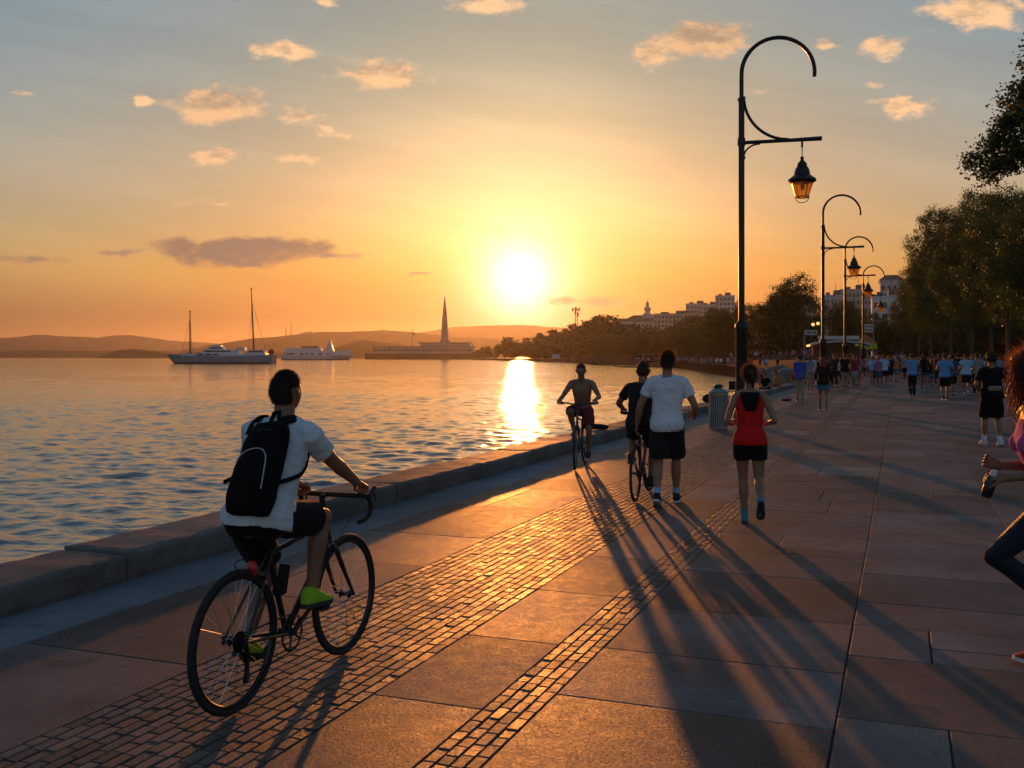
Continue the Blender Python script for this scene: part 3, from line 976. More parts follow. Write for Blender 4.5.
        if voxel < .013 and not tank:
            u0 = self.frm[0][0]; pl = [(self.pel + u0 * (hem * .575 * s), -u0, .32)]
            for k in 'LR':
                S, E, W = self.S[k], self.E[k], self.W[k]
                if sleeve <= 1: pl.append((S.lerp(E, sleeve), (E - S).normalized(), .12))
            cut_ends(me, pl)
        o = Vector((rnd.random() * 9, rnd.random() * 9, 0))
        zt = self.pel.z
        if wr:
            def fn(c):
                q = c + o
                fold = mnoise.noise(Vector((q.x * 7 + q.z * 3, q.y * 7, q.z * 13)))
                tw = mnoise.noise(Vector((q.x * 22, q.y * 22, q.z * 30 + q.x * 12)))
                ar = abs(mnoise.noise(Vector((q.x * 5 + q.z * 6, q.y * 5, q.z * 5 - q.x * 4))))
                return wr * (.9 * fold + .45 * tw + 1.3 * max(0, .25 - ar) * 2)
            displace(me, fn)
        return me_obj(name, me, m, parent)
    def legwear(self, parent, m, name='shorts', length=.55, top=.08, voxel=.008, loose=.022, wr=.004, grow=.010, tight=False):
        mb = MB(); s = self.s
        self.torso(mb, -.16, top, grow * s, n=26)
        u0, r0, f0 = self.frm[0]
        if not tight or True:
            for sg in (-1, 1):
                mb.sphere(self.pel + r0 * sg * .075 * s - f0 * .045 * s - u0 * .02 * s, tuple(x * s + grow * .9 for x in (.086, .085, .088)))
        for k in 'LR':
            if tight and length > 1: mb.sphere(self.K[k], .056 * s)
            Hh, K, A = self.H[k], self.K[k], self.A[k]
            if length <= 1:
                e = Hh.lerp(K, length)
                r1 = (.090 + (.060 - .090) * length) * s
                pts = [Hh + u0 * .02 * s, Hh.lerp(e, .4), e]; rad = [.092 * s + grow, .090 * s + grow + loose * .5, r1 + grow + loose + .006]
                self.limb(mb, pts, rad, 0, 18)
            else:
                e = K.lerp(A, length - 1); p, q = self.leg_pts(k)
                if tight: self.limb(mb, p[:-1] + [e], q, grow * .6, 16)
                else: self.limb(mb, [Hh, Hh.lerp(K, .5), K, K.lerp(e, .5), e], [x * s + grow * .5 for x in (.096, .088, .072, .066, .060)], 0, 16)
        me = smooth_mesh(mb, voxel, 2)
        if voxel < .013 and length <= 1 and not tight:
            cut_ends(me, [(self.H[k].lerp(self.K[k], length), (self.K[k] - self.H[k]).normalized(), .17) for k in 'LR'])
        if wr:
            o = Vector((rnd.random() * 9, rnd.random() * 9, 0))
            displace(me, lambda c: wr * (mnoise.noise((c + o) * 9) + .6 * mnoise.noise((c + o) * 22)))
        return me_obj(name, me, m, parent)
    def skirt(self, parent, m, length=.6, voxel=.01):
        mb = MB(); s = self.s
        u0, r0, f0 = self.frm[0]
        mid = (self.K['L'] + self.K['R']) / 2
        rings = []
        for f, w, d in ((-.16, .145, .105), (-.05, .175, .125), (.1, .190, .140), (.5, .205, .16), (1, .215, .175)):
            c = self.pel.lerp(mid, f * length) if f > 0 else self.pel - u0 * f * .575 * s
            rings.append(oval(c, r0, f0, w * s, d * s, 24))
        mb.rings(rings)
        me = smooth_mesh(mb, voxel, 1)
        displace(me, lambda c: .007 * mnoise.noise(Vector((c.x * 26, c.y * 26, c.z * 3))))
        return me_obj('skirt', me, m, parent)
    def shoes(self, parent, m, sole, voxel=.007, sock=None):
        for k in 'LR':
            mb = MB(); rr = self.foot_rings(k, .004 * self.s); mb.rings(rr)
            right, fwd, up = self.foot_axes(k); A = self.A[k]; s = self.s * (0.93 if self.female else 1)
            mb.tube([A - fwd * .012 * s - up * .02 * s, A - fwd * .012 * s + up * .022 * s], [.044 * s, .041 * s], 14)
            me = smooth_mesh(mb, voxel, 1)
            sh = me_obj('shoe', me, m, parent)
            mb = MB(); rings = []
            out = []
            for z in (-.088, -.074, -.062):
                ring = []
                for y, w in ((-.082, .012), (-.072, .030), (-.03, .039), (.03, .040), (.08, .047), (.13, .051), (.17, .042), (.193, .016)):
                    ring.append((y, w))
                ring = [(y, -w) for y, w in ring] + [(y, w) for y, w in reversed(ring)]
                rings.append([A + fwd * y * s + right * w * s + up * (z + (.010 if y > .15 else 0) * (1 if z < -.07 else .5)) * s for y, w in ring])
            mb.rings(rings); mb.build('sole', sole, sh)
            if voxel < .01:
                mb = MB()
                for i in range(4):
                    y = .045 + i * .018
                    mb.tube([A + fwd * y * s + right * w * s + up * z * s for w, z in ((-.026, .012 - .55 * (y - .03) - .008), (0, .022 - .55 * (y - .03)), (.026, .012 - .55 * (y - .03) - .008))], .0028 * s, 5)
                mb.build('laces', M_LACE, sh)
            if sock:
                mb = MB(); K = self.K[k]
                mb.tube([A - (A - K).normalized() * .10 * s, A - (A - K).normalized() * .05 * s, A], [.045 * s, .043 * s, .043 * s], 14)
                mb.build('sock', sock, parent)
    def hair(self, parent, m, style='short', n_str=0, thick=.016, seed=1):
        """a cap of hair over the skull, broken into locks, with loose strands where it is seen close"""
        r = random.Random(seed)
        mb = MB(); nu, nv = (44, 34) if n_str else (26, 20)
        def line(d):
            x, y, z = d
            # above the hair line?  low at the back, over the ears, high at the forehead
            lim = -.52 if y < -.25 else (-.52 + (y + .25) / .45 * .62 if y < .2 else .10 + (y - .2) / .55 * .42)
            if abs(x) > .72 and -.32 < y < .45: lim = max(lim, .20)
            return max(0, min(1, (z - lim) / .16))
        def point(d, extra=0):
            k = line(d); X, Y, Z = self.head_shape((d[0], d[1] if d[1] < .3 else min(d[1], .9), d[2]))
            q = Vector((X, Y, Z)); un = q.normalized()
            t = (thick * (1 + .45 * max(0, d[2])) + extra) * k - .010 * (1 - k)
            t += k * thick * .55 * mnoise.noise(Vector(d) * 5 + Vector((seed, 0, 0))) + k * thick * .28 * mnoise.noise(Vector(d) * 14)
            if style in ('wavy', 'curly'): t += k * .012 * mnoise.noise(Vector(d) * 7 + Vector((0, seed, 0)))
            return q + un * t
        rings = []
        for i in range(1, nv):
            th = math.pi * i / nv
            rings.append([self.hworld(*point((math.sin(th) * math.cos(2 * math.pi * j / nu), math.sin(th) * math.sin(2 * math.pi * j / nu), -math.cos(th)))) for j in range(nu)])
        mb.rings(rings)
        s = self.s
        if style in ('bun', 'updo'):
            mb.sphere(self.hworld(0, -.115, .045), (.040 * s, .036 * s, .040 * s), 14, 10)
        if style == 'ponytail':
            mb.tube([self.hworld(0, -.095, .03), self.hworld(0, -.135, .02), self.hworld(.005, -.150, -.05), self.hworld(.0, -.140, -.13), self.hworld(-.008, -.125, -.20)], [x * s for x in (.022, .026, .030, .024, .006)], 10)
        if style == 'long':
            rr = []
            for z, w, d, y in ((.06, .070, .06, -.05), (-.03, .082, .05, -.06), (-.12, .088, .04, -.075), (-.20, .086, .034, -.085), (-.28, .07, .024, -.085), (-.33, .04, .012, -.08)):
                rr.append(oval(self.hworld(0, y, z), self.hf[0], self.hf[1], w * s, d * s, 14))
            mb.rings(rr)
        for i in range(n_str):
            while True:
                d = Vector((r.gauss(0, 1), r.gauss(0, 1), r.gauss(0, 1))).normalized()
                if line(d) > .6: break
            p = point(d, -.003)
            un = p.normalized()
            tg = Vector((-un.x * .2 + r.gauss(0, .35), -.55 + r.gauss(0, .35), -.75 + r.gauss(0, .3)))
            tg = (tg - un * tg.dot(un)).normalized()
            L = r.uniform(.009, .021) if style == 'short' else r.uniform(.02, .05)
            lift = r.uniform(.2, .9) if style == 'short' else r.uniform(.3, .9)
            e = p + tg * L + un * L * lift
            w = un.cross(tg) * .0009
            if style == 'wavy': e += w * r.uniform(-8, 8)
            mid = (p + e) / 2 + un * L * .18
            a, b_, c_, d_, e_ = [self.hworld(*q) for q in (p - w, p + w, mid + w, mid - w, e)]
            mb.add([a, b_, c_, d_, e_], [(0, 1, 2, 3), (3, 2, 4)])
        return mb.build('hair', m, parent, angle=180)
    def curls(self, parent, m, seed=2, n=1500):
        """a full head of loose ringlets falling to the shoulders"""
        r = random.Random(seed); s = self.s; mb = MB()
        rings = []
        nu, nv = 44, 34
        def pt(d):
            x, y, z = d
            q = Vector((x * .112, y * .122 - .022, z * .128 + .022))
            if y > .45 and z < .45: q = q * .80
            return q + q.normalized() * (.022 * mnoise.noise(Vector(d) * 6) + .014 * mnoise.noise(Vector(d) * 13))
        for i in range(1, nv):
            th = math.pi * i / nv
            rings.append([self.hworld(*pt((math.sin(th) * math.cos(2 * math.pi * j / nu), math.sin(th) * math.sin(2 * math.pi * j / nu), -math.cos(th)))) for j in range(nu)])
        mb.rings(rings)
        for i in range(n):
            d = Vector((r.gauss(0, 1), r.gauss(0, 1) - .25, r.gauss(0, .9) + .1)).normalized()
            if d.y > .55 and d.z < .5: continue
            p = pt(d) * .96
            L = r.uniform(.06, .20) if d.z < .4 else r.uniform(.03, .09)
            pts = []; ph = r.random() * 6.28; cr = r.uniform(.003, .007); turns = r.uniform(5, 10)
            out = Vector((d.x, d.y, 0)); out = out.normalized() if out.length > .01 else Vector((1, 0, 0))
            for k in range(15):
                f = k / 14
                c = p + Vector((0, 0, -1)) * L * f + out * (.055 * math.sin(min(1, f * 1.4) * 1.6) + r.uniform(-.004, .004)) * (L / .2) + d * .012 * f
                a = ph + turns * f * 2
                pts.append(self.hworld(c.x + cr * math.cos(a), c.y + cr * math.sin(a), c.z + cr * .4 * math.sin(2 * a)))
            mb.tube(pts, [.0019 * s * (1 - .6 * k / 14) for k in range(15)], 4)
        for i in range(5200):
            d = Vector((r.gauss(0, 1), r.gauss(0, 1) - .2, r.gauss(0, 1))).normalized()
            if d.y > .6 and d.z < .4: continue
            p = pt(d); e = p + d * r.uniform(.012, .06) + Vector((r.gauss(0, .02), r.gauss(0, .02), r.gauss(-.012, .02)))
            w = d.cross(Vector((r.gauss(0, 1), r.gauss(0, 1), r.gauss(0, 1)))).normalized() * .0008
            mb.add([self.hworld(*(p - w)), self.hworld(*(p + w)), self.hworld(*e)], [(0, 1, 2)])
        return mb.build('hair', m, parent, angle=180)
    def eyes(self, parent):
        for sg in (-1, 1):
            mb = MB(); mb.sphere(self.hworld(sg * .0305, .0715, .004), .0105 * self.s, 10, 8)
            o = mb.build('eye', M_EYE, parent)
            mb = MB(); c = self.hworld(sg * .0305, .0815, .004); mb.sphere(c, .0052 * self.s, 8, 6)
            mb.build('iris', M_LACE, o)
def person(label, loc, rz, group=None):
    return thing('person', label, 'person', loc, rz, group)

# ------------------------------------------------------------------ bicycles
M_TYRE = mat('tyre_rubber', (0.016, 0.016, 0.017), 0.75, vary=0.3, vscale=40, bump=0.4, bscale=160)
M_FRAME = mat('black_frame_paint', (0.012, 0.013, 0.016), 0.25, vary=0.15, vscale=12)
M_FRAMEG = mat('grey_frame_paint', (0.06, 0.06, 0.065), 0.3, vary=0.15, vscale=12)
M_FRAMER = mat('dark_red_frame_paint', (0.09, 0.015, 0.012), 0.3, vary=0.15, vscale=12)
M_STEEL = mat('bright_steel', (0.55, 0.55, 0.55), 0.3, metal=1.0, vary=0.1, vscale=40)
M_DARKM = mat('dark_metal', (0.05, 0.05, 0.052), 0.38, metal=0.8, vary=0.2, vscale=30)
M_SADDLE = mat('saddle_vinyl', (0.014, 0.013, 0.013), 0.5, bump=0.2, bscale=200)
M_TAPE = mat('bar_tape', (0.016, 0.016, 0.017), 0.85, bump=0.6, bscale=180)
M_REDL = mat('red_lens', (0.55, 0.02, 0.02), 0.2)
M_WHITEP = mat('white_decal', (0.7, 0.7, 0.7), 0.4)

def wheel(parent, y, x=0.0, Rr=.338, steer=0.0, pivot=None, spokes=28, rear=False, depth=.018):
    w = bpy.data.objects.new('wheel', None); w.empty_display_size = .1
    link(w, parent); w.location = (x, y, Rr); w.rotation_euler = (0, 0, steer)
    mb = MB(); n = 56; rt = .0165
    mb.tube([(0, (Rr - rt) * math.cos(2 * math.pi * i / n), (Rr - rt) * math.sin(2 * math.pi * i / n)) for i in range(n)], rt, 10, closed=True)
    mb.build('tyre', M_TYRE, w, angle=180)
    mb = MB(); ro, ri = Rr - 2 * rt + .004, Rr - 2 * rt - depth
    rings = []
    for i in range(n):
        a = 2 * math.pi * i / n; c, s_ = math.cos(a), math.sin(a)
        rings.append([Vector((xx, rr * c, rr * s_)) for xx, rr in ((-.010, ro), (.010, ro), (.010, ri + .006), (.003, ri), (-.003, ri), (-.010, ri + .006))])
    mb.rings(rings, closed=True)
    mb.build('rim', M_DARKM, w, angle=40)
    mb = MB()
    for i in range(spokes):
        a = 2 * math.pi * i / spokes; sx = .028 if i % 2 else -.028
        b = a + (1 if (i // 2) % 2 else -1) * R(68)
        mb.tube([(sx, .022 * math.cos(b), .022 * math.sin(b)), (sx * .08, ri * math.cos(a), ri * math.sin(a))], .0013, 4, cap=False)
    mb.build('spokes', M_STEEL, w)
    mb = MB(); mb.lathe([(.006, -.062), (.006, -.040), (.024, -.030), (.024, -.026), (.013, -.022), (.013, .022), (.024, .026), (.024, .030), (.006, .040), (.006, .062)], 14, axis='x')
    if rear:
        for i in range(7):
            rr = .052 - i * .005; mb.lathe([(rr, .024 + i * .0042), (rr, .0262 + i * .0042)], 24, axis='x')
    mb.build('hub', M_DARKM, w)
    return w

def bicycle(label, loc, rz, style='road', k=1.0, crank=40, steer=0.0, frame_m=None, group=None, light=False):
    fm = frame_m or M_FRAME
    t = thing('bicycle', label, 'bicycle', loc, rz, group)
    Rr = .338; wb = 1.02
    sad = .84 if style == 'road' else .86
    barz = .93 if style == 'road' else .98
    BB = Vector((0, .425, .275)); RA = Vector((0, 0, Rr)); FA = Vector((0, wb, Rr))
    SC_ = Vector((0, .275, .70)); ST = Vector((0, .235, sad - .05))
    HT = Vector((0, .795, .80)); HB = Vector((0, .842, .665)); 
    mb = MB()
    mb.tube([BB, SC_ + Vector((0, -.01, .03))], .0155, 12)                    # seat tube
    mb.tube([SC_, HT + Vector((0, .005, -.03))], .0145, 12)                    # top tube
    mb.tube([BB, HB + Vector((0, -.004, .02))], .0185, 12)                     # down tube
    mb.tube([HT + Vector((0, -.004, .012)), HB + Vector((0, .003, -.008))], .0195, 14)
    for sx in (-1, 1):
        mb.tube([BB + Vector((sx * .03, -.03, 0)), Vector((sx * .05, .12, .32)), RA + Vector((sx * .062, 0, 0))], [.011, .010, .008], 8)
        mb.tube([SC_ + Vector((sx * .014, -.005, -.01)), Vector((sx * .038, .16, .55)), RA + Vector((sx * .062, 0, 0))], [.009, .0085, .007], 8)
        mb.box(RA + Vector((sx * .062, 0, 0)), (.006, .03, .045))
    mb.tube([Vector((-.04, .19, .605)), Vector((.04, .19, .605))], .007, 8)
    mb.lathe([(.021, -.036), (.021, .036)], 14, c=BB, axis='x')
    fr = mb.build('frame', fm, t)
    if style == 'road':
        mb = MB(); d = (HB - BB)
        for f in np.linspace(.3, .7, 6): mb.box(BB.lerp(HB, f) + Vector((.0182, 0, 0)), (.002, .022, .016), Matrix.Rotation(R(50), 3, 'X'))
        mb.build('decal', M_WHITEP, fr, smooth=False)
    fk = MB()
    for sx in (-1, 1):
        fk.tube([HB + Vector((sx * .022, .004, -.012)), HB + Vector((sx * .046, .012, -.05)), HB.lerp(FA, .6) + Vector((sx * .052, -.012, 0)), FA + Vector((sx * .058, 0, 0))], [.0135, .0145, .0115, .008], 10)
    fk.tube([HB + Vector((-.05, .012, -.045)), HB + Vector((.05, .012, -.045))], .013, 8)
    fk.tube([HT + Vector((0, -.01, .03)), HB], .013, 10)
    fk.build('fork', fm, t)
    wheel(t, 0, Rr=Rr, rear=True); wheel(t, wb, Rr=Rr, steer=steer)
    # saddle on its post
    mb = MB(); rr = []
    for y, w, z0, z1 in ((-.115, .045, .012, .032), (-.10, .072, .002, .042), (-.05, .070, 0, .044), (0, .045, .002, .040), (.06, .026, .006, .036), (.12, .021, .006, .034), (.145, .010, .012, .028)):
        rr.append(oval(Vector((0, .215 + y, sad - .04 + (z0 + z1) / 2)), Vector((1, 0, 0)), Vector((0, 0, 1)), w, (z1 - z0) / 2, 14, 2.6))
    mb.rings(rr); sd = mb.build('saddle', M_SADDLE, t)
    mb = MB(); mb.tube([SC_, ST + Vector((0, 0, 0))], .0135, 10)
    for sx in (-1, 1): mb.tube([(sx * .022, .13, sad - .035), (sx * .022, .20, sad - .052), (sx * .022, .26, sad - .052), (sx * .014, .33, sad - .03)], .0035, 6)
    mb.build('seat_post', M_DARKM, sd)
    # bars
    bc = Vector((0, .815 if style == 'road' else .80, barz))
    hb = MB(); hb.tube([HT + Vector((0, -.004, .01)), HT + Vector((0, -.022, barz - .80 - .015))], .0165, 12)
    hb.tube([HT + Vector((0, -.022, barz - .80 - .012)), bc], .0150, 12)
    hb.build('stem', M_DARKM, t)
    hb = MB()
    if style == 'road':
        for sx in (-1, 1):
            pts = [bc + Vector((sx * x, y, z)) for x, y, z in ((0, 0, 0), (.10, 0, 0), (.18, .004, .0), (.208, .025, -.002), (.216, .06, -.008), (.220, .095, -.035), (.221, .102, -.075), (.222, .080, -.115), (.222, .035, -.132), (.222, -.03, -.136))]
            hb.tube(pts, .0135, 10)
    else:
        hb.tube([bc + Vector((x, y, z)) for x, y, z in ((-.31, -.055, .02), (-.16, -.01, .02), (-.07, 0, 0), (.07, 0, 0), (.16, -.01, .02), (.31, -.055, .02))], .0125, 10)
    bars = hb.build('handlebar', M_TAPE if style == 'road' else M_DARKM, t)
    for sx in (-1, 1):
        mb = MB()
        if style == 'road':
            mb.tube([bc + Vector((sx * .219, .085, -.018)), bc + Vector((sx * .219, .125, .006)), bc + Vector((sx * .219, .150, .030))], [.016, .0165, .012], 10)
            mb.tube([bc + Vector((sx * .219, .142, .012)), bc + Vector((sx * .221, .155, -.04)), bc + Vector((sx * .222, .130, -.095))], [.006, .0055, .004], 6)
        else:
            mb.tube([bc + Vector((sx * .20, -.02, .012)), bc + Vector((sx * .25, .03, .0)), bc + Vector((sx * .30, .01, -.005))], [.008, .005, .004], 6)
        mb.build('brake_lever', M_DARKM, bars)
        if style != 'road':
            mb = MB(); mb.tube([bc + Vector((sx * .205, -.024, .02)), bc + Vector((sx * .318, -.056, .02))], .0165, 10); mb.build('grip', M_TAPE, bars)
    mb = MB()
    for sx, y2, z2 in ((-1, .86, .64), (1, .87, .62)):
        mb.tube([bc + Vector((sx * .19, .07, -.01)), bc + Vector((sx * .15, .16, -.03)), bc + Vector((sx * .07, .15, -.14)), Vector((sx * .02, y2, z2))], .0024, 5)
    mb.build('brake_cable', M_SADDLE, t)
    # drive train
    mb = MB(); cr = R(crank)
    teeth = 40; ring = []
    prof = [(.094, .036), (.097, .0375), (.094, .039), (.082, .039), (.082, .036)]
    n = 40; rings = []
    for i in range(n):
        a = 2 * math.pi * i / n
        rings.append([BB + Vector((xx, rr * math.cos(a), rr * math.sin(a))) for rr, xx in prof])
    mb.rings(rings, closed=True)
    for i in range(5):
        a = 2 * math.pi * i / 5 + cr; mb.tube([BB + Vector((.037, 0, 0)), BB + Vector((.037, .086 * math.cos(a), .086 * math.sin(a)))], .006, 6)
    for sx, a in ((1, cr), (-1, cr + math.pi)):
        mb.tube([BB + Vector((sx * .045, 0, 0)), BB + Vector((sx * .066, .17 * math.cos(a), .17 * math.sin(a)))], [.014, .010], 8)
    mb.lathe([(.012, -.06), (.012, .06)], 10, c=BB, axis='x')
    cs = mb.build('crankset', M_DARKM, t)
    for sx, a in ((1, cr), (-1, cr + math.pi)):
        mb = MB(); mb.box(BB + Vector((sx * .115, .17 * math.cos(a), .17 * math.sin(a))), (.085, .075, .018)); mb.tube([BB + Vector((sx * .06, .17 * math.cos(a), .17 * math.sin(a))), BB + Vector((sx * .15, .17 * math.cos(a), .17 * math.sin(a)))], .006, 6)
        mb.build('pedal', M_DARKM, cs)
    mb = MB(); cx = .034
    mb.tube([BB + Vector((cx + .003, 0, .096)), Vector((cx, .02, Rr + .035)), ], .0045, 5)
    mb.tube([BB + Vector((cx + .003, 0, -.096)), Vector((cx + .004, .06, .165)), Vector((cx + .004, .02, .15)), Vector((cx + .004, .03, .25)), Vector((cx, -.03, Rr - .01))], .0042, 5)
    mb.build('chain', M_DARKM, t)
    mb = MB(); mb.tube([Vector((.06, .005, Rr - .02)), Vector((.052, .03, Rr - .075))], [.012, .014], 8); mb.tube([Vector((.046, .03, .255)), Vector((.046, .035, .20)), Vector((.046, .03, .155))], [.010, .008, .010], 8)
    for z, y in ((.255, .03), (.155, .032)): mb.lathe([(.022, .034), (.022, .042)], 12, c=(0, y, z), axis='x')
    mb.build('derailleur', M_DARKM, t)
    if light:
        mb = MB(); mb.sphere((.0, .135, .655), (.030, .022, .042), 12, 8); o = mb.build('rear_light', M_REDL, t)
        mb = MB(); pts = [(.02 * math.cos(a) - .03, .11 + .05 * math.cos(a * 1.3), .66 + .045 * math.sin(a)) for a in np.linspace(0, 6.0, 14)]
        mb.tube(pts, .003, 5); mb.build('light_cable', M_SADDLE, t)
        mb = MB(); mb.tube([(0, .345, .50), (0, .38, .50), (0, .42, .62)], [.030, .034, .028], 10); mb.build('bottle', M_CHAR, t)
    t.scale = (k, k, k)
    return t
def bike_pose(loc_rear, loc_front):
    d = (loc_front - loc_rear); return math.atan2(-d.x, d.y), d.length / 1.02

# ------------------------------------------------------------------ street lamps
M_IRON = mat('black_iron', (0.012, 0.012, 0.013), 0.42, metal=0.3, vary=0.25, vscale=8, bump=0.15, bscale=60)
def amber_mat():
    m = bpy.data.materials.new('amber_glass'); m.use_nodes = True
    t = NT(m.node_tree); b = m.node_tree.nodes['Principled BSDF']
    b.inputs['Base Color'].default_value = (0.55, 0.30, 0.10, 1); b.inputs['Roughness'].default_value = 0.35
    tr = t.n('ShaderNodeBsdfTranslucent'); tr.inputs[0].default_value = (0.85, 0.55, 0.25, 1)
    tp = t.n('ShaderNodeBsdfTransparent'); tp.inputs[0].default_value = (0.9, 0.62, 0.30, 1)
    m1 = t.n('ShaderNodeMixShader'); m1.inputs[0].default_value = 0.6
    m2 = t.n('ShaderNodeMixShader'); m2.inputs[0].default_value = 0.55
    t.link(b.outputs[0], m1.inputs[1]); t.link(tr.outputs[0], m1.inputs[2])
    t.link(m1.outputs[0], m2.inputs[1]); t.link(tp.outputs[0], m2.inputs[2])
    t.link(m2.outputs[0], m.node_tree.nodes['Material Output'].inputs[0])
    return m
M_AMBER = amber_mat()
def street_lamp(label, base, H, rz, group, base_h=2.5):
    """shepherd's crook post: thick foot, hook, brace, arm and hanging lantern (arm along local +X)"""
    t = thing('street_lamp', label, 'street lamp', base, rz, group)
    k = H / 10.15
    def s(*p): return [Vector(q) * k for q in p]
    hk = 0.94                                   # hook radius
    top = 10.15 - hk
    mb = MB()
    mb.lathe([(r * k, z * k) for r, z in ((.30, 0), (.30, .06), (.24, .10), (.20, .30), (.165, .36), (.155, .5), (.150, 2.42), (.175, 2.46), (.175, 2.56), (.14, 2.62), (.10, 2.68))], 20)
    mb.build('post_base', M_IRON, t)
    mb = MB()
    mb.tube(s((0, 0, 2.6), (0, 0, 5.5), (0, 0, 8.55)), [.082 * k, .080 * k, .078 * k], 14)
    mb.lathe([(.10 * k, 8.50 * k), (.10 * k, 8.58 * k)], 14); mb.lathe([(.10 * k, 7.32 * k), (.105 * k, 7.36 * k), (.10 * k, 7.52 * k)], 14)
    mb.build('post', M_IRON, t)
    mb = MB()
    pts = s((0, 0, 8.5), (0, 0, 8.9)) + [Vector((hk - hk * math.cos(a), 0, top + hk * math.sin(a) * 1.0)) * k for a in np.linspace(0, math.pi * 1.04, 26)]
    mb.tube(pts, [.058 * k] * 8 + [.052 * k] * (len(pts) - 8), 10)
    mb.build('hook', M_IRON, t)
    mb = MB()
    c = Vector((1.22, 0, 8.68)); 
    pts = [Vector((.06 + 1.15 * (1 - math.cos(a)), 0, 8.62 - 1.16 * math.sin(a))) * k for a in np.linspace(0.0, math.pi / 2, 16)]
    mb.tube(pts, .040 * k, 8)
    pts = [Vector((.06 + .42 * (1 - math.cos(a)), 0, 7.02 + .34 * math.sin(a))) * k for a in np.linspace(0, math.pi / 2, 10)]
    mb.tube(pts, .024 * k, 8)
    mb.sphere(Vector((.07, 0, 7.0)) * k, .04 * k, 8, 6)
    mb.build('brace', M_IRON, t)
    mb = MB(); mb.tube(s((0, 0, 7.40), (1.2, 0, 7.43), (2.06, 0, 7.46)), [.050 * k, .048 * k, .060 * k], 10); mb.build('arm', M_IRON, t)
    x = 1.56
    mb = MB(); mb.tube(s((x, 0, 7.44), (x, 0, 7.24)), .028 * k, 8); mb.tube(s((x, 0, 7.26), (x, 0, 6.95)), .012 * k, 8); mb.build('hanger', M_IRON, t)
    mb = MB()
    mb.lathe([(r * k, z * k) for r, z in ((.02, 7.0), (.05, 6.97), (.04, 6.92), (.055, 6.88), (.10, 6.84), (.13, 6.78), (.125, 6.74), (.17, 6.68), (.20, 6.58), (.205, 6.52), (.27, 6.46), (.355, 6.40), (.365, 6.36), (.34, 6.33), (.29, 6.335), (.05, 6.34))], 24, c=(x * k, 0, 0))
    cap = mb.build('lantern_cap', M_IRON, t)
    mb = MB(); rings = []
    for z, r_ in ((6.335, .285), (6.28, .29), (5.95, .175), (5.90, .165)):
        rings.append([Vector((x + r_ * math.cos(math.pi / 4 * j + .39), r_ * math.sin(math.pi / 4 * j + .39), z)) * k for j in range(8)])
    mb.rings(rings, cap=False); mb.build('lantern_glass', M_AMBER, t, smooth=False)
    mb = MB()
    for j in range(4):
        a = math.pi / 2 * j + .39
        mb.tube(s((x + .295 * math.cos(a), .295 * math.sin(a), 6.34), (x + .18 * math.cos(a), .18 * math.sin(a), 5.93)), .013 * k, 6)
    for r_, z in ((.182, 5.93), (.292, 6.32)):
        mb.tube([Vector((x + r_ * math.cos(a), r_ * math.sin(a), z)) * k for a in np.linspace(0, 2 * math.pi, 20, endpoint=False)], .014 * k, 6, closed=True)
    mb.tube([Vector((x + .17 * math.cos(a), .0, 5.92 - .14 * math.sin(a))) * k for a in np.linspace(0, math.pi, 12)], .011 * k, 6)
    mb.build('lantern_frame', M_IRON, t)
    mb = MB(); mb.sphere(Vector((x, 0, 6.2)) * k, (.06 * k, .06 * k, .10 * k), 10, 8); mb.build('bulb', mat('frosted_bulb', (.75, .7, .6), .4), t)
    return t
LG = 'street lamps along the promenade'
for (px, py_top, zd, lab) in ((741.5, 39, 26.0, 'tall black crook street lamp nearest, towering over the litter bin'), (823, 195.5, 51.2, 'black crook street lamp second in the row, beside the big round tree'),
                              (845, 237, 68.5, 'black crook street lamp third in the row, before the white kiosk'), (863, 266, 91.0, 'black crook street lamp farthest in the row, beside the lime tent')):
    b0 = Vector(((px - 512) * zd / FPX, zd, 0))
    Hh = EYE + (HOR - py_top) * zd / FPX
    street_lamp(lab, b0, Hh, -PA * .35, LG)

# ------------------------------------------------------------------ litter bin by the wall
M_GALV = mat('galvanised_strip', (0.27, 0.28, 0.29), 0.45, metal=0.6, vary=0.25, vscale=14, bump=0.2, bscale=40)
M_BAG = mat('black_bin_bag', (0.012, 0.012, 0.014), 0.3, bump=0.5, bscale=25)
b0 = ground(718.5, 429)
t = thing('litter_bin', 'round slatted metal litter bin beside the nearest lamp post', 'litter bin', b0, .2)
mb = MB()
for j in range(26):
    a = 2 * math.pi * j / 26
    if j in (23,): continue
    M3 = Matrix.Rotation(a, 3, 'Z'); mb.box(M3 @ Vector((.215, 0, .42)), (.007, .034, .80), M3)
mb.build('slats', M_GALV, t, smooth=False)
for z in (.03, .45, .83):
    mb = MB(); mb.lathe([(.205, z), (.222, z), (.222, z + .03), (.205, z + .03)], 30); mb.build('hoop', M_GALV, t)
mb = MB(); mb.lathe([(.02, .02), (.185, .02), (.195, .8), (.18, .8)], 24); mb.build('liner', M_BAG, t)
mb = MB(); mb.lathe([(.235, .855), (.238, .875), (.16, .945), (.05, .975), (.01, .98)], 26); mb.build('lid', M_GALV, t)
bag = MB(); bag.sphere((b0.x, b0.y, 1.0), (.12, .10, .055), 20, 14)
me = bpy.data.meshes.new('bag'); me.from_pydata(bag.v, [], bag.f); me.update()
displace(me, lambda c: .03 * mnoise.noise(c * 14))
o = me_obj('rubbish_bag', me, M_BAG, None); tag(o, 'small black rubbish bag lying on the litter bin lid', 'rubbish bag')
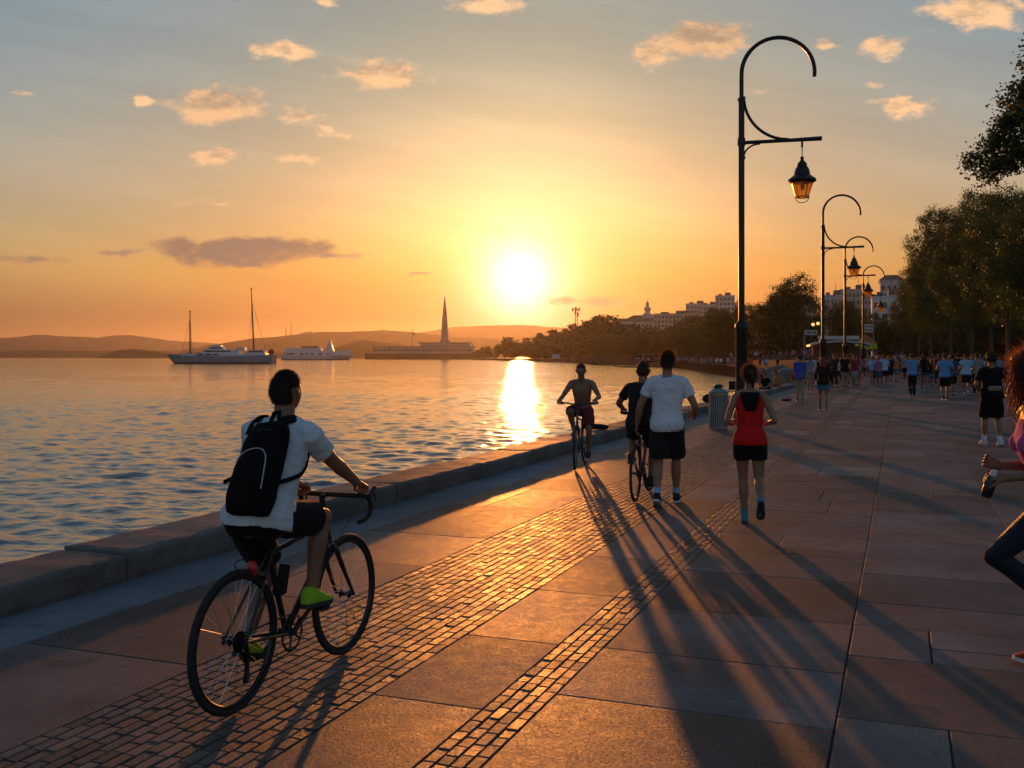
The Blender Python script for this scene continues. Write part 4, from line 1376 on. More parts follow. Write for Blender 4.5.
# things left on the sea wall beyond the walker
def wall_z(): return 0.21
q = uv(-5.80, to_uv(ground(698, 402))[1], 0.212)
t = thing('folding_chair', 'dark folding beach chair standing on the sea wall by the bin', 'chair', q, -.5)
mb = MB(); mb.box((0, .10, .42), (.40, .03, .34), Matrix.Rotation(R(-14), 3, 'X')); mb.build('backrest', C_CHAR, t)
mb = MB(); mb.box((0, -.08, .22), (.42, .38, .03)); mb.build('seat', C_CHAR, t)
for sx in (-.2, .2):
    mb = MB(); mb.tube([(sx, -.24, .002), (sx, .10, .24), (sx, .13, .58)], .012, 8); mb.build('leg', M_DARKM, t)
    mb = MB(); mb.tube([(sx, .20, .002), (sx, -.26, .25)], .012, 8); mb.build('leg', M_DARKM, t)
def lump(name, label, cat, loc, rad, m, seed, amp=.25):
    b = MB(); b.sphere((0, 0, rad[2] * .8), rad, 22, 16)
    me = bpy.data.meshes.new(name); me.from_pydata(b.v, [], b.f); me.update()
    sd = Vector((seed, seed * 2.1, 0)); a = min(rad) * amp
    displace(me, lambda c: a * (mnoise.noise(c * (1.1 / max(rad)) + sd) * 1.5 + .6 * mnoise.noise(c * (3.5 / max(rad)) + sd)))
    for v in me.vertices: v.co.z = max(v.co.z, 0.0)
    o = me_obj(name, me, m, None); o.location = loc
    return tag(o, label, cat)
q = uv(-5.78, to_uv(ground(706, 409))[1], 0.214)
lump('duffel_bag', 'dark duffel bag slumped on the sea wall beside the folding chair', 'bag', q, (.28, .20, .15), C_CHAR, 3)
q = uv(-5.78, to_uv(ground(618, 440))[1], 0.214)
lump('rucksack', 'small black rucksack lying flat on the sea wall behind the rider in black', 'bag', q, (.20, .13, .06), C_BLACK, 6)
q = ground(793, 401)
lump('cloth_heap', 'small reddish cloth heap on the paving by the tan trousers', 'cloth', q + Vector((-.25, 0, 0)), (.20, .14, .06), C_MAROON, 9)
# rocks on the little beach
M_ROCK = mat('beach_rock', (0.16, 0.115, 0.085), 0.85, vary=0.35, vscale=3, bump=0.8, bscale=9)
rr_ = random.Random(4)
rocks = [(762, 378, 70, .9), (775, 374, 78, 1.3), (786, 377, 66, .8), (770, 384, 58, .7), (756, 372, 92, 1.0), (748, 380, 80, .8), (782, 384, 58, .5), (797, 374, 74, .7)]
rl = ['brown boulder on the beach just past the lamp post', 'largest brown boulder on the small beach', 'squat boulder close to the sea wall', 'low boulder at the near end of the beach', 'boulder at the far end of the beach by the water',
      'boulder half in the water beside the beach', 'small stone against the back of the sea wall', 'boulder behind the people sitting by the wall']
for (px, py, zd, s_), lb in zip(rocks, rl):
    x = (px - 512) * zd / FPX
    z = max(-1.1, EYE + (HOR - py) * zd / FPX - s_ * .6)
    lump('boulder', lb, 'rock', (x, zd, z), (s_ * rr_.uniform(.9, 1.3), s_, s_ * .62), M_ROCK, px * .37, .4)['group'] = 'boulders on the beach'

# ------------------------------------------------------------------ the near figures
# the cyclist with the backpack
rc = ground(235, 713); fc = ground(345, 653)
rz, k = bike_pose(rc, fc)
b1 = bicycle('black drop bar road bicycle with red rear light ridden by the backpack cyclist', rc, rz, 'road', k, crank=38, light=True)
p = person('cyclist in white t-shirt and lime green shoes sitting on the road bicycle', rc, rz)
p.scale = (k, k, k)
pa = R(38)
BBz = .275
pr = Vector((.115, .425 + .17 * math.cos(pa), BBz + .17 * math.sin(pa)))
pl = Vector((-.115, .425 - .17 * math.cos(pa), BBz - .17 * math.sin(pa)))
f = Fig(H=1.60, pel=(0, .195, .88), lean=15, lean2=17, twist=-3, hands={'L': (-.13, .72, 1.0), 'R': (.215, .805, .992)},
        elbows={'L': (-1, -.6, .0), 'R': (.35, -.2, -1)}, feet={'R': (.105, pr.y - .055, pr.z + .095), 'L': (-.105, pl.y - .05, pl.z + .10)},
        knees={'R': (.10, 1, .25), 'L': (-.12, 1, .2)}, toes={'R': -4, 'L': -18}, head=(-6, -6))
f.body(p, SKIN[0], .0065, hands={'R': dict(d=(.05, .92, -.38), nrm=(-.25, -.4, -.9), curl=72, thumb=22), 'L': dict(d=(.25, .85, -.45), nrm=(0, -.5, -1), curl=70, thumb=20)})
f.hair(p, HAIRC['dark'], 'short', 3400, .009, 3)
f.shirt(p, C_WHITE, sleeve=.66, hem=-.13, voxel=.0075, loose=.020, wr=.011)
f.legwear(p, C_BLACK, 'shorts', .80, voxel=.0075, loose=.014)
f.shoes(p, M_LIME, M_SOLED, .006)
# his backpack
bp = thing('backpack', 'black backpack with a pale piping arch worn by the cyclist', 'backpack', rc, rz)
bp.scale = (k, k, k)
M_PACK = mat('black_nylon', (0.006, 0.006, 0.0065), 0.85, vary=0.2, vscale=30, bump=0.35, bscale=90, spec=0.12)
M_PIPE = mat('pale_piping', (0.42, 0.42, 0.42), 0.5)
up, right, fwd = f.fr(.55)
sh_off = right * .055
def pk(x, y, z):       # x right, y out of the back, z along the spine from the waist
    c = f.at(.50) + sh_off
    return c + right * x * .84 - fwd * (.114 + y * .74) + up * (z * 1.0 - .050)
mb = MB(); rr = []
for z, w, d, yo in ((-.235, .10, .035, .055), (-.225, .135, .065, .055), (-.15, .150, .085, .06), (-.02, .150, .088, .055), (.10, .143, .080, .045), (.19, .134, .062, .03), (.235, .104, .042, .02), (.252, .045, .02, .012)):
    rr.append(oval(pk(0, yo, z), right, fwd, w * .84, d * .70, 28, 3.0))
mb.rings(rr)
me = smooth_mesh(mb, .010, 2); displace(me, lambda c: .006 * mnoise.noise(c * 9) + .003 * mnoise.noise(c * 24))
me_obj('pack_body', me, M_PACK, bp)
mb = MB(); rr = []
for z, w, d, yo in ((-.20, .10, .03, .115), (-.19, .115, .040, .115), (-.08, .115, .044, .120), (.03, .100, .036, .115), (.075, .06, .022, .105), (.09, .03, .01, .10)):
    rr.append(oval(pk(0, yo, z), right, fwd, w * .84, d * .70, 24, 2.8))
mb.rings(rr); me = smooth_mesh(mb, .009, 2); displace(me, lambda c: .004 * mnoise.noise(c * 14)); pkt = me_obj('front_pocket', me, M_PACK, bp)
mb = MB(); pts = []
for a in np.linspace(0, math.pi, 21):
    pts.append(pk(.098 * math.cos(a), .150 - .03 * math.sin(a) ** 3, .0 + .085 * math.sin(a)))
pts = [pk(.108, .145, -.12)] + pts
mb.tube(pts, .0034, 6); mb.build('piping', M_PIPE, pkt)
mb = MB(); mb.tube([pk(x, .10 - .03 * abs(x) / .1, .175 + .012 * math.cos(x * 14)) for x in np.linspace(-.10, .10, 9)], .004, 6); mb.build('zip', M_DARKM, bp)
mb = MB(); pts = [pk(-.03, .01, .235), pk(-.034, -.01, .300), pk(.0, -.015, .312), pk(.03, .01, .240)]
mb.tube(pts, .011, 8); mb.build('handle', M_PACK, bp)
for sg, k2 in ((-1, 'L'), (1, 'R')):
    mb = MB(); rings = []
    U, Rt, Fw = f.fr(.9)
    path = [f.at(.74) + Rt * sg * .075 - Fw * .135, f.at(.88) + Rt * sg * .088 - Fw * .112, f.at(.955) + Rt * sg * .098 - Fw * .062, f.at(.965) + Rt * sg * .104 + Fw * .0 + U * .028, f.at(.90) + Rt * sg * .108 + Fw * .088, f.at(.74) + Rt * sg * .128 + Fw * .118,
            f.at(.52) + Rt * sg * .164 + Fw * .07, f.at(.38) + Rt * sg * .172 - Fw * .03, f.at(.25) + Rt * sg * .145 - Fw * .135]
    for _ in range(2):
        q = [path[0]]
        for a, b_ in zip(path, path[1:]): q += [a.lerp(b_, .25), a.lerp(b_, .75)]
        path = q + [path[-1]]
    for i, c in enumerate(path):
        tgt = (path[min(i + 1, len(path) - 1)] - path[max(i - 1, 0)]).normalized()
        ctr = f.at(.75 if i < len(path) * .75 else .4); nrm = (c - ctr); nrm = (nrm - tgt * nrm.dot(tgt)).normalized()
        sd = tgt.cross(nrm)
        w = .028 if i < len(path) * .62 else .011
        rings.append(oval(c, sd, nrm, w, .007, 10, 3))
    mb.rings(rings); mb.build('shoulder_strap', M_PACK, bp)

# the rider without a shirt, coming towards us
fc = ground(575, 470.5); rc = ground(589, 464)
d = (fc - rc); d.z = 0; L = 1.02
rc = fc - Vector((-.22, -.975, 0)).normalized() * 1.02
rz, k = bike_pose(rc, fc)
b2 = bicycle('dark city bicycle ridden towards the camera beside the sea wall', rc, rz, 'city', k, crank=75, steer=R(6), frame_m=M_FRAMEG)
p = person('bare chested man riding the city bicycle along the sea wall', rc, rz)
pa = R(75)
pr = Vector((.115, .425 + .17 * math.cos(pa), .275 + .17 * math.sin(pa))); pl = Vector((-.115, .425 - .17 * math.cos(pa), .275 - .17 * math.sin(pa)))
f = Fig(H=1.56, pel=(0, .23, .865), lean=12, lean2=12, hands={'R': (.285, .70, 1.055), 'L': (-.26, .70, 1.055)}, elbows={'R': (.45, -.6, -.6), 'L': (-.6, -.6, -.6)},
        feet={'R': (.105, pr.y - .05, pr.z + .095), 'L': (-.105, pl.y - .05, pl.z + .10)}, knees={'R': (.2, 1, .3), 'L': (-.2, 1, .2)}, toes={'L': -12}, head=(0, 8))
gr = dict(d=(.0, .9, -.25), nrm=(0, -.4, -1), curl=66, thumb=20)
f.body(p, SKIN[0], .008, hands={'R': gr, 'L': gr})
f.eyes(p); f.hair(p, HAIRC['dark'], 'short', 400, .012, 5)
f.legwear(p, C_MAROON, 'shorts', .85, voxel=.01, loose=.02); f.shoes(p, M_SHOED, M_SOLE, .009)

# the rider in black with his bicycle, riding away beside the walker
rc = ground(635.5, 502); fc = rc + Vector((.30, .975, 0)).normalized() * 1.02
rz, k = bike_pose(rc, fc)
b3 = bicycle('dark red city bicycle ridden away by the man in black t-shirt', rc, rz, 'city', k, crank=-60, steer=R(-4), frame_m=M_FRAMER)
p = person('man in black t-shirt riding the dark red bicycle beside the walker', rc, rz)
pa = R(-60)
pr = Vector((.115, .425 + .17 * math.cos(pa), .275 + .17 * math.sin(pa))); pl = Vector((-.115, .425 - .17 * math.cos(pa), .275 - .17 * math.sin(pa)))
f = Fig(H=1.60, pel=(.02, .25, .88), lean=10, lean2=12, twist=4, hands={'R': (.28, .71, 1.055), 'L': (-.28, .71, 1.055)}, elbows={'R': (.8, -.7, -.5), 'L': (-.8, -.6, -.5)},
        feet={'R': (.105, pr.y - .05, pr.z + .10), 'L': (-.105, pl.y - .05, pl.z + .095)}, knees={'R': (.15, 1, .3), 'L': (-.15, 1, .3)}, toes={'R': -12}, head=(8, -4))
f.body(p, SKIN[0], .008, hands={'R': gr, 'L': gr})
f.hair(p, HAIRC['dark'], 'short', 500, .015, 6)
f.shirt(p, C_CHAR, sleeve=.6, voxel=.01); f.legwear(p, C_CHAR, 'shorts', .85, voxel=.01, loose=.02); f.shoes(p, M_SHOED, M_SOLED, .009)

# the walker in the white t-shirt
w0 = ground(667, 504)
hd = R(-14)
p = person('man in white t-shirt and dark shorts walking away with blue socks', w0, hd)
f = Fig(H=1.75, pel=(0, 0, .915), lean=3, lean2=3, hands={'L': (-.36, .12, .90), 'R': (.30, .26, 1.00)}, elbows={'L': (-.5, -1, 0), 'R': (.5, -1, -.2)},
        feet={'L': (-.09, -.26, .125), 'R': (.09, .20, .090)}, knees={'L': (-.05, 1, 0), 'R': (.06, 1, .1)}, toes={'L': -26, 'R': 4}, head=(-4, 2))
f.body(p, SKIN[1], .0075, hands={'L': dict(curl=30), 'R': dict(d=(-.2, .9, .3), nrm=(-1, 0, .1), curl=55)})
f.hair(p, HAIRC['brown'], 'wavy', 2400, .013, 8)
f.shirt(p, C_WHITE, sleeve=.62, hem=-.17, loose=.016, voxel=.0085, wr=.012)
f.legwear(p, C_CHAR, 'shorts', .92, voxel=.0085, loose=.034, wr=.008)
f.shoes(p, M_SHOED, M_SOLE, .008, sock=C_SKY)

# the runner in the red vest
w0 = ground(750, 524)
p = person('woman in red racerback vest and black shorts jogging away', w0, R(-10))
f = Fig(H=1.60, female=True, pel=(0, 0, .865), lean=5, lean2=1, hands={'L': (-.17, .22, 1.0), 'R': (.17, .20, 1.01)}, elbows={'L': (-.42, -1, -.3), 'R': (.50, -1, -.3)},
        feet={'L': (-.05, .10, .088), 'R': (.085, -.30, .26)}, knees={'L': (0, 1, 0), 'R': (.02, 1, 0)}, toes={'L': 2, 'R': -58}, head=(3, -2))
f.body(p, SKIN[1], .007, hands={'L': dict(d=(.3, .9, .25), nrm=(1, 0, 0), curl=70), 'R': dict(d=(-.3, .9, .25), nrm=(-1, 0, 0), curl=70)})
f.hair(p, HAIRC['brown'], 'updo', 2600, .011, 11)
mb = MB(); mb.tube([f.hworld(.0, -.14, .05), f.hworld(.012, -.155, -.01), f.hworld(.02, -.14, -.09), f.hworld(.022, -.125, -.13)], [.016, .020, .016, .004], 10); mb.build('ponytail', HAIRC['dark'], p)
top = f.shirt(p, C_RED, 'vest', hem=-.075, top=.90, voxel=.0075, loose=.006, wr=.004, tank=True, grow=.007)
# its black racerback panel: a shallow shell over the upper back
mb = MB(); rows = []
for t_, w in ((.585, .052), (.66, .062), (.74, .078), (.82, .090), (.89, .094), (.945, .092)):
    U, Rt, Fw = f.fr(t_)
    pr_ = f.prof(); 
    row = []
    for a in np.linspace(-1, 1, 11):
        x = a * w
        # depth of the back at this height
        for q, q2 in zip(pr_, pr_[1:]):
            if q[0] <= t_ <= q2[0]:
                ff = (t_ - q[0]) / (q2[0] - q[0]); rx = q[1] + (q2[1] - q[1]) * ff; ry = q[2] + (q2[2] - q[2]) * ff; off = q[3] + (q2[3] - q[3]) * ff
        xx = min(.97, abs(x) / (rx * f.s + .012))
        y = (ry * f.s + .020) * (1 - xx ** 2.3) ** (1 / 2.3)
        row.append(f.at(t_) + Rt * x + Fw * (off * f.s - max(y, .02)))
    rows.append(row)
vs = [q for r_ in rows for q in r_]; n = 11
fs = [(i * n + j, i * n + j + 1, (i + 1) * n + j + 1, (i + 1) * n + j) for i in range(len(rows) - 1) for j in range(n - 1)]
mb.add(vs, fs); pn = mb.build('back_panel', C_BLACK, top, angle=180)
md = pn.modifiers.new('s', 'SOLIDIFY'); md.thickness = .016; md.offset = 0
f.legwear(p, C_BLACK, 'shorts', .46, top=.02, voxel=.008, loose=.004, wr=.002, tight=True)
f.shoes(p, M_SHOEB, M_SOLED, .007, sock=M_SHOEB)

# the woman with curly hair, at the right edge, running across
w0 = Vector((2.93, 5.42, 0))
p = person('woman with sunlit curly hair, pink top and dark leggings jogging at the edge', w0, R(80))
f = Fig(H=1.70, female=True, pel=(0, 0, .905), lean=7, lean2=5, hands={'L': (-.12, .26, 1.05), 'R': (.04, .25, 1.10)}, elbows={'L': (-.6, -1, -.5), 'R': (.5, -1, -.6)},
        feet={'L': (-.07, .0, .35), 'R': (.07, -.01, .088)}, knees={'L': (0, 1, .25), 'R': (.0, 1, 0)}, toes={'L': -50, 'R': 6}, head=(-40, 0))
f.body(p, SKIN[0], .006, hands={'L': dict(d=(.25, .95, .10), nrm=(.5, -.1, -.8), curl=42), 'R': dict(d=(-.25, .95, .35), nrm=(-1, 0, .2), curl=38)})
f.curls(p, HAIRC['auburn'])
f.eyes(p)
f.shirt(p, C_PINK, 'sports_top', hem=.30, top=.86, voxel=.007, loose=0, wr=.002, tank=True, grow=.006)
mb = MB(); f.torso(mb, .10, .40, .004); me = smooth_mesh(mb, .007, 1); me_obj('waistband', me, C_PATT, p)
f.legwear(p, C_LEGG, 'leggings', 1.86, top=.14, voxel=.007, wr=.001, tight=True, grow=.004)
f.shoes(p, M_SHOER, M_SOLE, .006)
hd_ = f.W['L'] + Vector((.03, .06, -.03))
bo = thing('water_bottle', 'dark bottle with pale cap held by the curly haired woman', 'bottle', w0, R(80))
mb = MB(); a = f.W['L'] + Vector((.02, .075, -.035)); q = Vector((.12, .25, -.9)).normalized()
mb.tube([a - q * .045, a - q * .03, a + q * .06, a + q * .075], [.020, .030, .030, .024], 14); mb.build('bottle_body', M_DARKM, bo)
mb = MB(); mb.tube([a - q * .080, a - q * .074, a - q * .046], [.010, .017, .018], 12); mb.build('cap', M_SOLE, bo)

# the man in black further on
w0 = ground(992, 445)
p = person('man in black t-shirt and shorts with white shoes and waist pack, running', w0, R(-6))
f = Fig(H=1.76, pel=(0, 0, .93), lean=2, lean2=2, hands={'L': (-.20, .14, 1.06), 'R': (.30, .04, 1.0)}, elbows={'L': (-.8, -1, -.4), 'R': (.7, -1, 0)},
        feet={'L': (-.10, .12, .09), 'R': (.12, -.10, .10)}, knees={'L': (-.05, 1, 0), 'R': (.05, 1, 0)}, toes={'L': 0, 'R': -14}, head=(0, 2))
f.body(p, SKIN[0], .009, hands={'L': dict(curl=60), 'R': dict(curl=50)})
f.hair(p, HAIRC['dark'], 'wavy', 500, .024, 14)
f.shirt(p, C_BLACK, sleeve=.85, hem=-.10, voxel=.011, loose=.034, wr=.010); f.legwear(p, C_BLACK, 'shorts', .95, voxel=.011, loose=.036, wr=.008)
f.shoes(p, M_SHOEW, M_SOLE, .009, sock=C_WHITE)
wp = thing('waist_pack', 'pale waist pack strapped behind the running man in black', 'waist pack', w0, R(-6))
mb = MB(); U, Rt, Fw = f.fr(.3); rr = []
for x, h, d in ((-.125, .02, .01), (-.11, .045, .03), (0, .052, .04), (.11, .045, .03), (.125, .02, .01)):
    rr.append(oval(f.at(.28) + Rt * x - Fw * (.155 - .4 * x * x), Fw, U, d, h, 12, 3))
mb.rings(rr); mb.build('pouch', C_KHAKI, wp)
mb = MB(); rr = [oval(f.at(.28) + U * z, Rt, Fw, .192, .150, 26, 2.3) for z in (-.016, .016)]
mb.rings(rr); mb.build('belt', C_BLACK, wp)
mb = MB(); mb.box(f.at(.28) - Fw * .197, (.07, .01, .03)); mb.build('badge', C_ORANGE, wp)

# ------------------------------------------------------------------ the people on the promenade and round the bay
rc_ = random.Random(99)
def walker(H, female, phase, away=True, arms='swing', run=False, low=True, outfit=None, hair='short', haircol='dark', skin=0, voxel=.020, parent=None, sit=False):
    s = H / 1.75; st = .30 if run else .17
    sw = math.sin(phase)
    fl = (-.08, st * sw, .085 * s + (.16 if run else .05) * max(0, -sw)); fr_ = (.08, -st * sw, .085 * s + (.16 if run else .05) * max(0, sw))
    hs = {}
    if arms == 'swing': hs = {'L': (-.24, -.20 * sw + .03, .93 * s), 'R': (.24, .20 * sw + .03, .93 * s)}
    elif arms == 'bent': hs = {'L': (-.20, .16 - .12 * sw, 1.06 * s), 'R': (.20, .16 + .12 * sw, 1.06 * s)}
    elif arms == 'front': hs = {'L': (-.06, .26, 1.10 * s), 'R': (.06, .26, 1.12 * s)}
    pel = (0, 0, (.925 if not run else .90) * s); kn = {}
    if sit:
        pel = (0, 0, .48 * s); fl = (-.12, .42, .09); fr_ = (.12, .46, .09); hs = {'L': (-.12, .36, .58), 'R': (.12, .36, .58)}
    f = Fig(H=H, female=female, pel=pel, lean=6 if run else (14 if sit else 3), lean2=2, hands=hs, elbows={'L': (-.5, -1, -.2), 'R': (.5, -1, -.2)}, feet={'L': fl, 'R': fr_},
            toes={'L': -20 * max(0, -sw), 'R': -20 * max(0, sw)})
    f.body(parent, SKIN[skin], voxel); f.hair(parent, HAIRC[haircol], hair, 0, .018, int(phase * 10) + 1)
    o = outfit
    f.shirt(parent, o['top'], sleeve=o.get('sleeve', .6), hem=-.12 if not o.get('crop') else 0, voxel=voxel, loose=.025, wr=.008, tank=o.get('tank', False))
    if o.get('skirt'): f.skirt(parent, o['leg'], .45, voxel)
    else: f.legwear(parent, o['leg'], o.get('legname', 'shorts'), o.get('len', .9), voxel=voxel, loose=.03, wr=.006)
    f.shoes(parent, o.get('shoe', M_SHOED), M_SOLE, max(.013, voxel))
    return f
MID = [  # foot px, foot py, head py, facing away, female, run, arms, outfit, hair, haircol, label
    (800, 402, 355, 1, 0, 0, 'front', dict(top=C_ROYAL, leg=C_TAN, len=1.95, legname='trousers', sleeve=1.9), 'short', 'dark', 'man in royal blue sweatshirt and tan trousers by the sea wall'),
    (823, 410, 358, 1, 1, 0, 'swing', dict(top=C_BLACK, leg=C_TEAL, len=.5, sleeve=1.7), 'long', 'auburn', 'woman in loose black top and teal shorts walking away'),
    (845, 389, 352, 1, 0, 0, 'swing', dict(top=C_BLACK, leg=C_KHAKI, len=1.95, legname='trousers'), 'short', 'dark', 'man in black t-shirt and khaki trousers before the second lamp'),
    (853, 385.5, 352, 1, 0, 0, 'swing', dict(top=C_MAROON, leg=C_CHAR, len=1.2, legname='trousers'), 'short', 'brown', 'man in maroon shirt and dark trousers right of the khaki trousers'),
    (884, 386, 351, 1, 0, 1, 'bent', dict(top=C_SKY, leg=C_BLACK, len=.8), 'short', 'brown', 'runner in pale blue printed t-shirt and black shorts'),
    (876, 381, 353, 1, 0, 0, 'swing', dict(top=C_BLACK, leg=C_CHAR, len=1.0), 'short', 'dark', 'man in black left of the pale blue runner'),
    (890, 383.5, 352, 1, 0, 1, 'bent', dict(top=C_CHAR, leg=C_BLACK, len=.9), 'short', 'dark', 'runner in charcoal close behind the pale blue runner'),
    (912.5, 396, 354, 1, 0, 0, 'front', dict(top=C_BLUE, leg=C_BLACK, len=1.95, legname='trousers'), 'short', 'dark', 'man in mid blue t-shirt and long black trousers'),
    (924.5, 390, 350, 1, 1, 0, 'swing', dict(top=C_BLACK, leg=C_NAVY, skirt=True, sleeve=1.3), 'long', 'dark', 'long haired woman in black top and dark skirt'),
    (945, 400, 352, 1, 0, 1, 'bent', dict(top=C_BLUE, leg=C_BLACK, len=.9), 'short', 'brown', 'runner in bright blue t-shirt and black shorts'),
    (953, 397, 350, 1, 1, 1, 'bent', dict(top=C_NAVY, leg=C_BLACK, len=.8), 'updo', 'dark', 'woman runner in navy t-shirt right of the bright blue one'),
    (966, 395, 349, 1, 0, 1, 'bent', dict(top=C_SKY, leg=C_CHAR, len=.85, shoe=M_SHOEW), 'short', 'dark', 'runner in pale grey blue t-shirt with white shoes'),
    (977, 394, 353, 1, 0, 0, 'swing', dict(top=C_GREY, leg=C_CHAR, len=1.95, legname='trousers'), 'short', 'dark', 'man in grey shirt half hidden behind the running man in black'),
    (1021, 424, 344, 0, 0, 0, 'swing', dict(top=C_BLUE, leg=C_NAVY, len=1.95, legname='trousers', sleeve=1.5), 'short', 'dark', 'man in blue shirt behind the curly haired woman'),
    (810, 391, 356, 1, 1, 0, 'swing', dict(top=C_GREY, leg=C_TAN, len=.6), 'ponytail', 'brown', 'woman in grey top and pale shorts behind the royal blue sweatshirt'),
    (834, 386, 352, 0, 0, 0, 'swing', dict(top=C_CHAR, leg=C_CHAR, len=1.95, legname='trousers'), 'short', 'dark', 'man all in charcoal walking towards the camera'),
    (862, 380.5, 353, 1, 1, 0, 'swing', dict(top=C_ROSE, leg=C_CHAR, len=.7), 'long', 'dark', 'woman in pink top and dark shorts in the middle distance'),
    (869, 378, 353, 0, 0, 0, 'swing', dict(top=C_TAN, leg=C_NAVY, len=.9), 'short', 'brown', 'man in tan shirt and navy shorts coming nearer'),
    (898, 381, 352, 1, 1, 0, 'swing', dict(top=C_NAVY, leg=C_TEAL, len=.6), 'ponytail', 'dark', 'woman in navy top with bare legs ahead of the mid blue man'),
    (905, 379.5, 353, 1, 0, 0, 'swing', dict(top=C_GREY, leg=C_BLACK, len=.9), 'short', 'grey', 'grey haired man in grey t-shirt ahead of the mid blue man'),
    (934, 384, 351, 1, 0, 0, 'swing', dict(top=C_ORANGE, leg=C_NAVY, len=1.95, legname='trousers'), 'short', 'dark', 'man in rust orange shirt left of the bright blue runner'),
    (939, 388, 352, 1, 1, 0, 'swing', dict(top=C_MAROON, leg=C_CHAR, len=.9), 'long', 'auburn', 'woman in maroon top just behind the rust orange shirt'),
    (958, 386, 350, 1, 0, 0, 'swing', dict(top=C_BLACK, leg=C_KHAKI, len=.9), 'short', 'dark', 'man in black t-shirt and khaki shorts behind the navy runner'),
    (972, 387, 351, 0, 0, 0, 'swing', dict(top=C_MAROON, leg=C_BLACK, len=1.95, legname='trousers'), 'short', 'dark', 'man in maroon shirt coming out under the trees'),
]
for i, (px, py, hy, away, fem, run, arms, out, hst, hcol, lab) in enumerate(MID):
    g0 = ground(px, py); z = g0.y
    H = (py - hy) * z / FPX * (1.0 if not run else 1.02)
    H = max(1.58, min(1.86, H))
    hd = (-PA * .6 + rc_.uniform(-.2, .2)) + (0 if away else math.pi)
    p = person(lab, g0, hd, 'people walking and running along the promenade')
    walker(H, bool(fem), i * 1.7 + .6, arms=arms, run=bool(run), outfit=out, hair=hst, haircol=hcol, skin=rc_.choice((0, 0, 1, 2)), parent=p, voxel=.016 if z < 48 else .021)
# sitters on the wall
for px, py, dy, rz, out, lab in ((786, 394, .0, 2.3, dict(top=C_BLACK, leg=C_CHAR, len=1.95, legname='trousers'), 'person in black sitting on the end of the sea wall'), (779, 390.5, 0, 1.6, dict(top=C_ORANGE, leg=C_MAROON, len=.9), 'person in orange sitting on the sea wall'),
                                 (791, 386, 0, 2.8, dict(top=C_MAROON, leg=C_TAN, len=.9), 'person in maroon sitting on the sea wall beside the sweatshirt man')):
    vv = to_uv(ground(px, py))[1]
    g0 = uv(-5.75, vv, -.27)
    p = person(lab, g0, rz, 'people sitting on the sea wall')
    walker(1.7, False, 1.0, outfit=out, parent=p, sit=True, voxel=.02, skin=1)

# small figures: each one an object, its pieces too small in the photo to be told apart
def small_proto(i):
    tmp = bpy.data.objects.new('tmp_root', None); link(tmp)
    fem = i % 3 == 1
    tops = [C_WHITE, C_BLACK, C_MAROON, C_SKY, C_GREY, C_NAVY, C_TAN, C_ROSE, C_CHAR, C_BLUE, C_ORANGE, C_RED]
    legs = [C_CHAR, C_NAVY, C_KHAKI, C_BLACK, C_GREY, C_TEAL]
    walker(1.60 + .03 * (i % 5) + (0 if fem else .06), fem, i * .9 + .3, arms=['swing', 'front', 'bent'][i % 3], outfit=dict(top=tops[i % len(tops)], leg=legs[(i * 5 + i // 3) % len(legs)], len=[.9, 1.95, .7][(i // 2) % 3], sleeve=[.6, 1.6][i % 2]),
           hair=['short', 'long', 'short', 'ponytail'][i % 4] if fem else 'short', haircol=['dark', 'brown', 'auburn', 'dark', 'grey'][i % 5], skin=i % 3, parent=tmp, voxel=.034)
    bm = bmesh.new(); ms = []
    def rec(o):
        for ch in o.children:
            if ch.type == 'MESH' and ch.name.split('.')[0] not in ('sole', 'laces', 'lace'):
                m = ch.data.materials[0]
                if m not in ms: ms.append(m)
                n0 = len(bm.faces); bm.from_mesh(ch.data); bm.faces.ensure_lookup_table()
                for fc_ in bm.faces[n0:]: fc_.material_index = ms.index(m)
            rec(ch)
    rec(tmp)
    me = bpy.data.meshes.new('person'); bm.to_mesh(me); bm.free()
    for m in ms: me.materials.append(m)
    me.polygons.foreach_set('use_smooth', np.ones(len(me.polygons), dtype=bool))
    def kill(o):
        for ch in list(o.children): kill(ch)
        d = o.data; bpy.data.objects.remove(o)
        if d and d.users == 0: bpy.data.meshes.remove(d)
    kill(tmp)
    return me
SMALL = [small_proto(i) for i in range(12)]
def small(loc, label, group):
    o = bpy.data.objects.new('person', rc_.choice(SMALL)); link(o)
    o.location = loc; o.rotation_euler = (0, 0, -PA + rc_.choice((0, 0, math.pi)) + rc_.uniform(-.5, .5)); k = rc_.uniform(.95, 1.05); o.scale = (k, k, k)
    tag(o, label, 'person', group)
for i in range(84):
    v = 60 + 90 * rc_.random() ** 1.1; u = rc_.uniform(-4.6, 5.8)
    small(uv(u, v, 0), 'distant figure in the crowd filling the promenade before the kiosk', 'crowd on the promenade')
for i in range(34):
    v = rc_.uniform(155, 270); u = rc_.uniform(-4.5, 7)
    small(uv(u, v, -.06), 'tiny far figure at the end of the promenade', 'crowd at the end of the promenade')
for i in range(86):
    k = rc_.random(); y = 142 + 250 * k ** 1.2
    xs = np.interp(y, [p[1] for p in SHORE], [p[0] for p in SHORE])
    up_ = rc_.random() < .55
    off_ = rc_.uniform(8.5, 20) if up_ else rc_.uniform(1.2, 6.5)
    small(Vector((xs + off_, y, 1.1 + .6 * (off_ - 8) / 18 if up_ else -.06)), 'tiny figure on the embankment across the bay', 'crowd on the bay embankment')
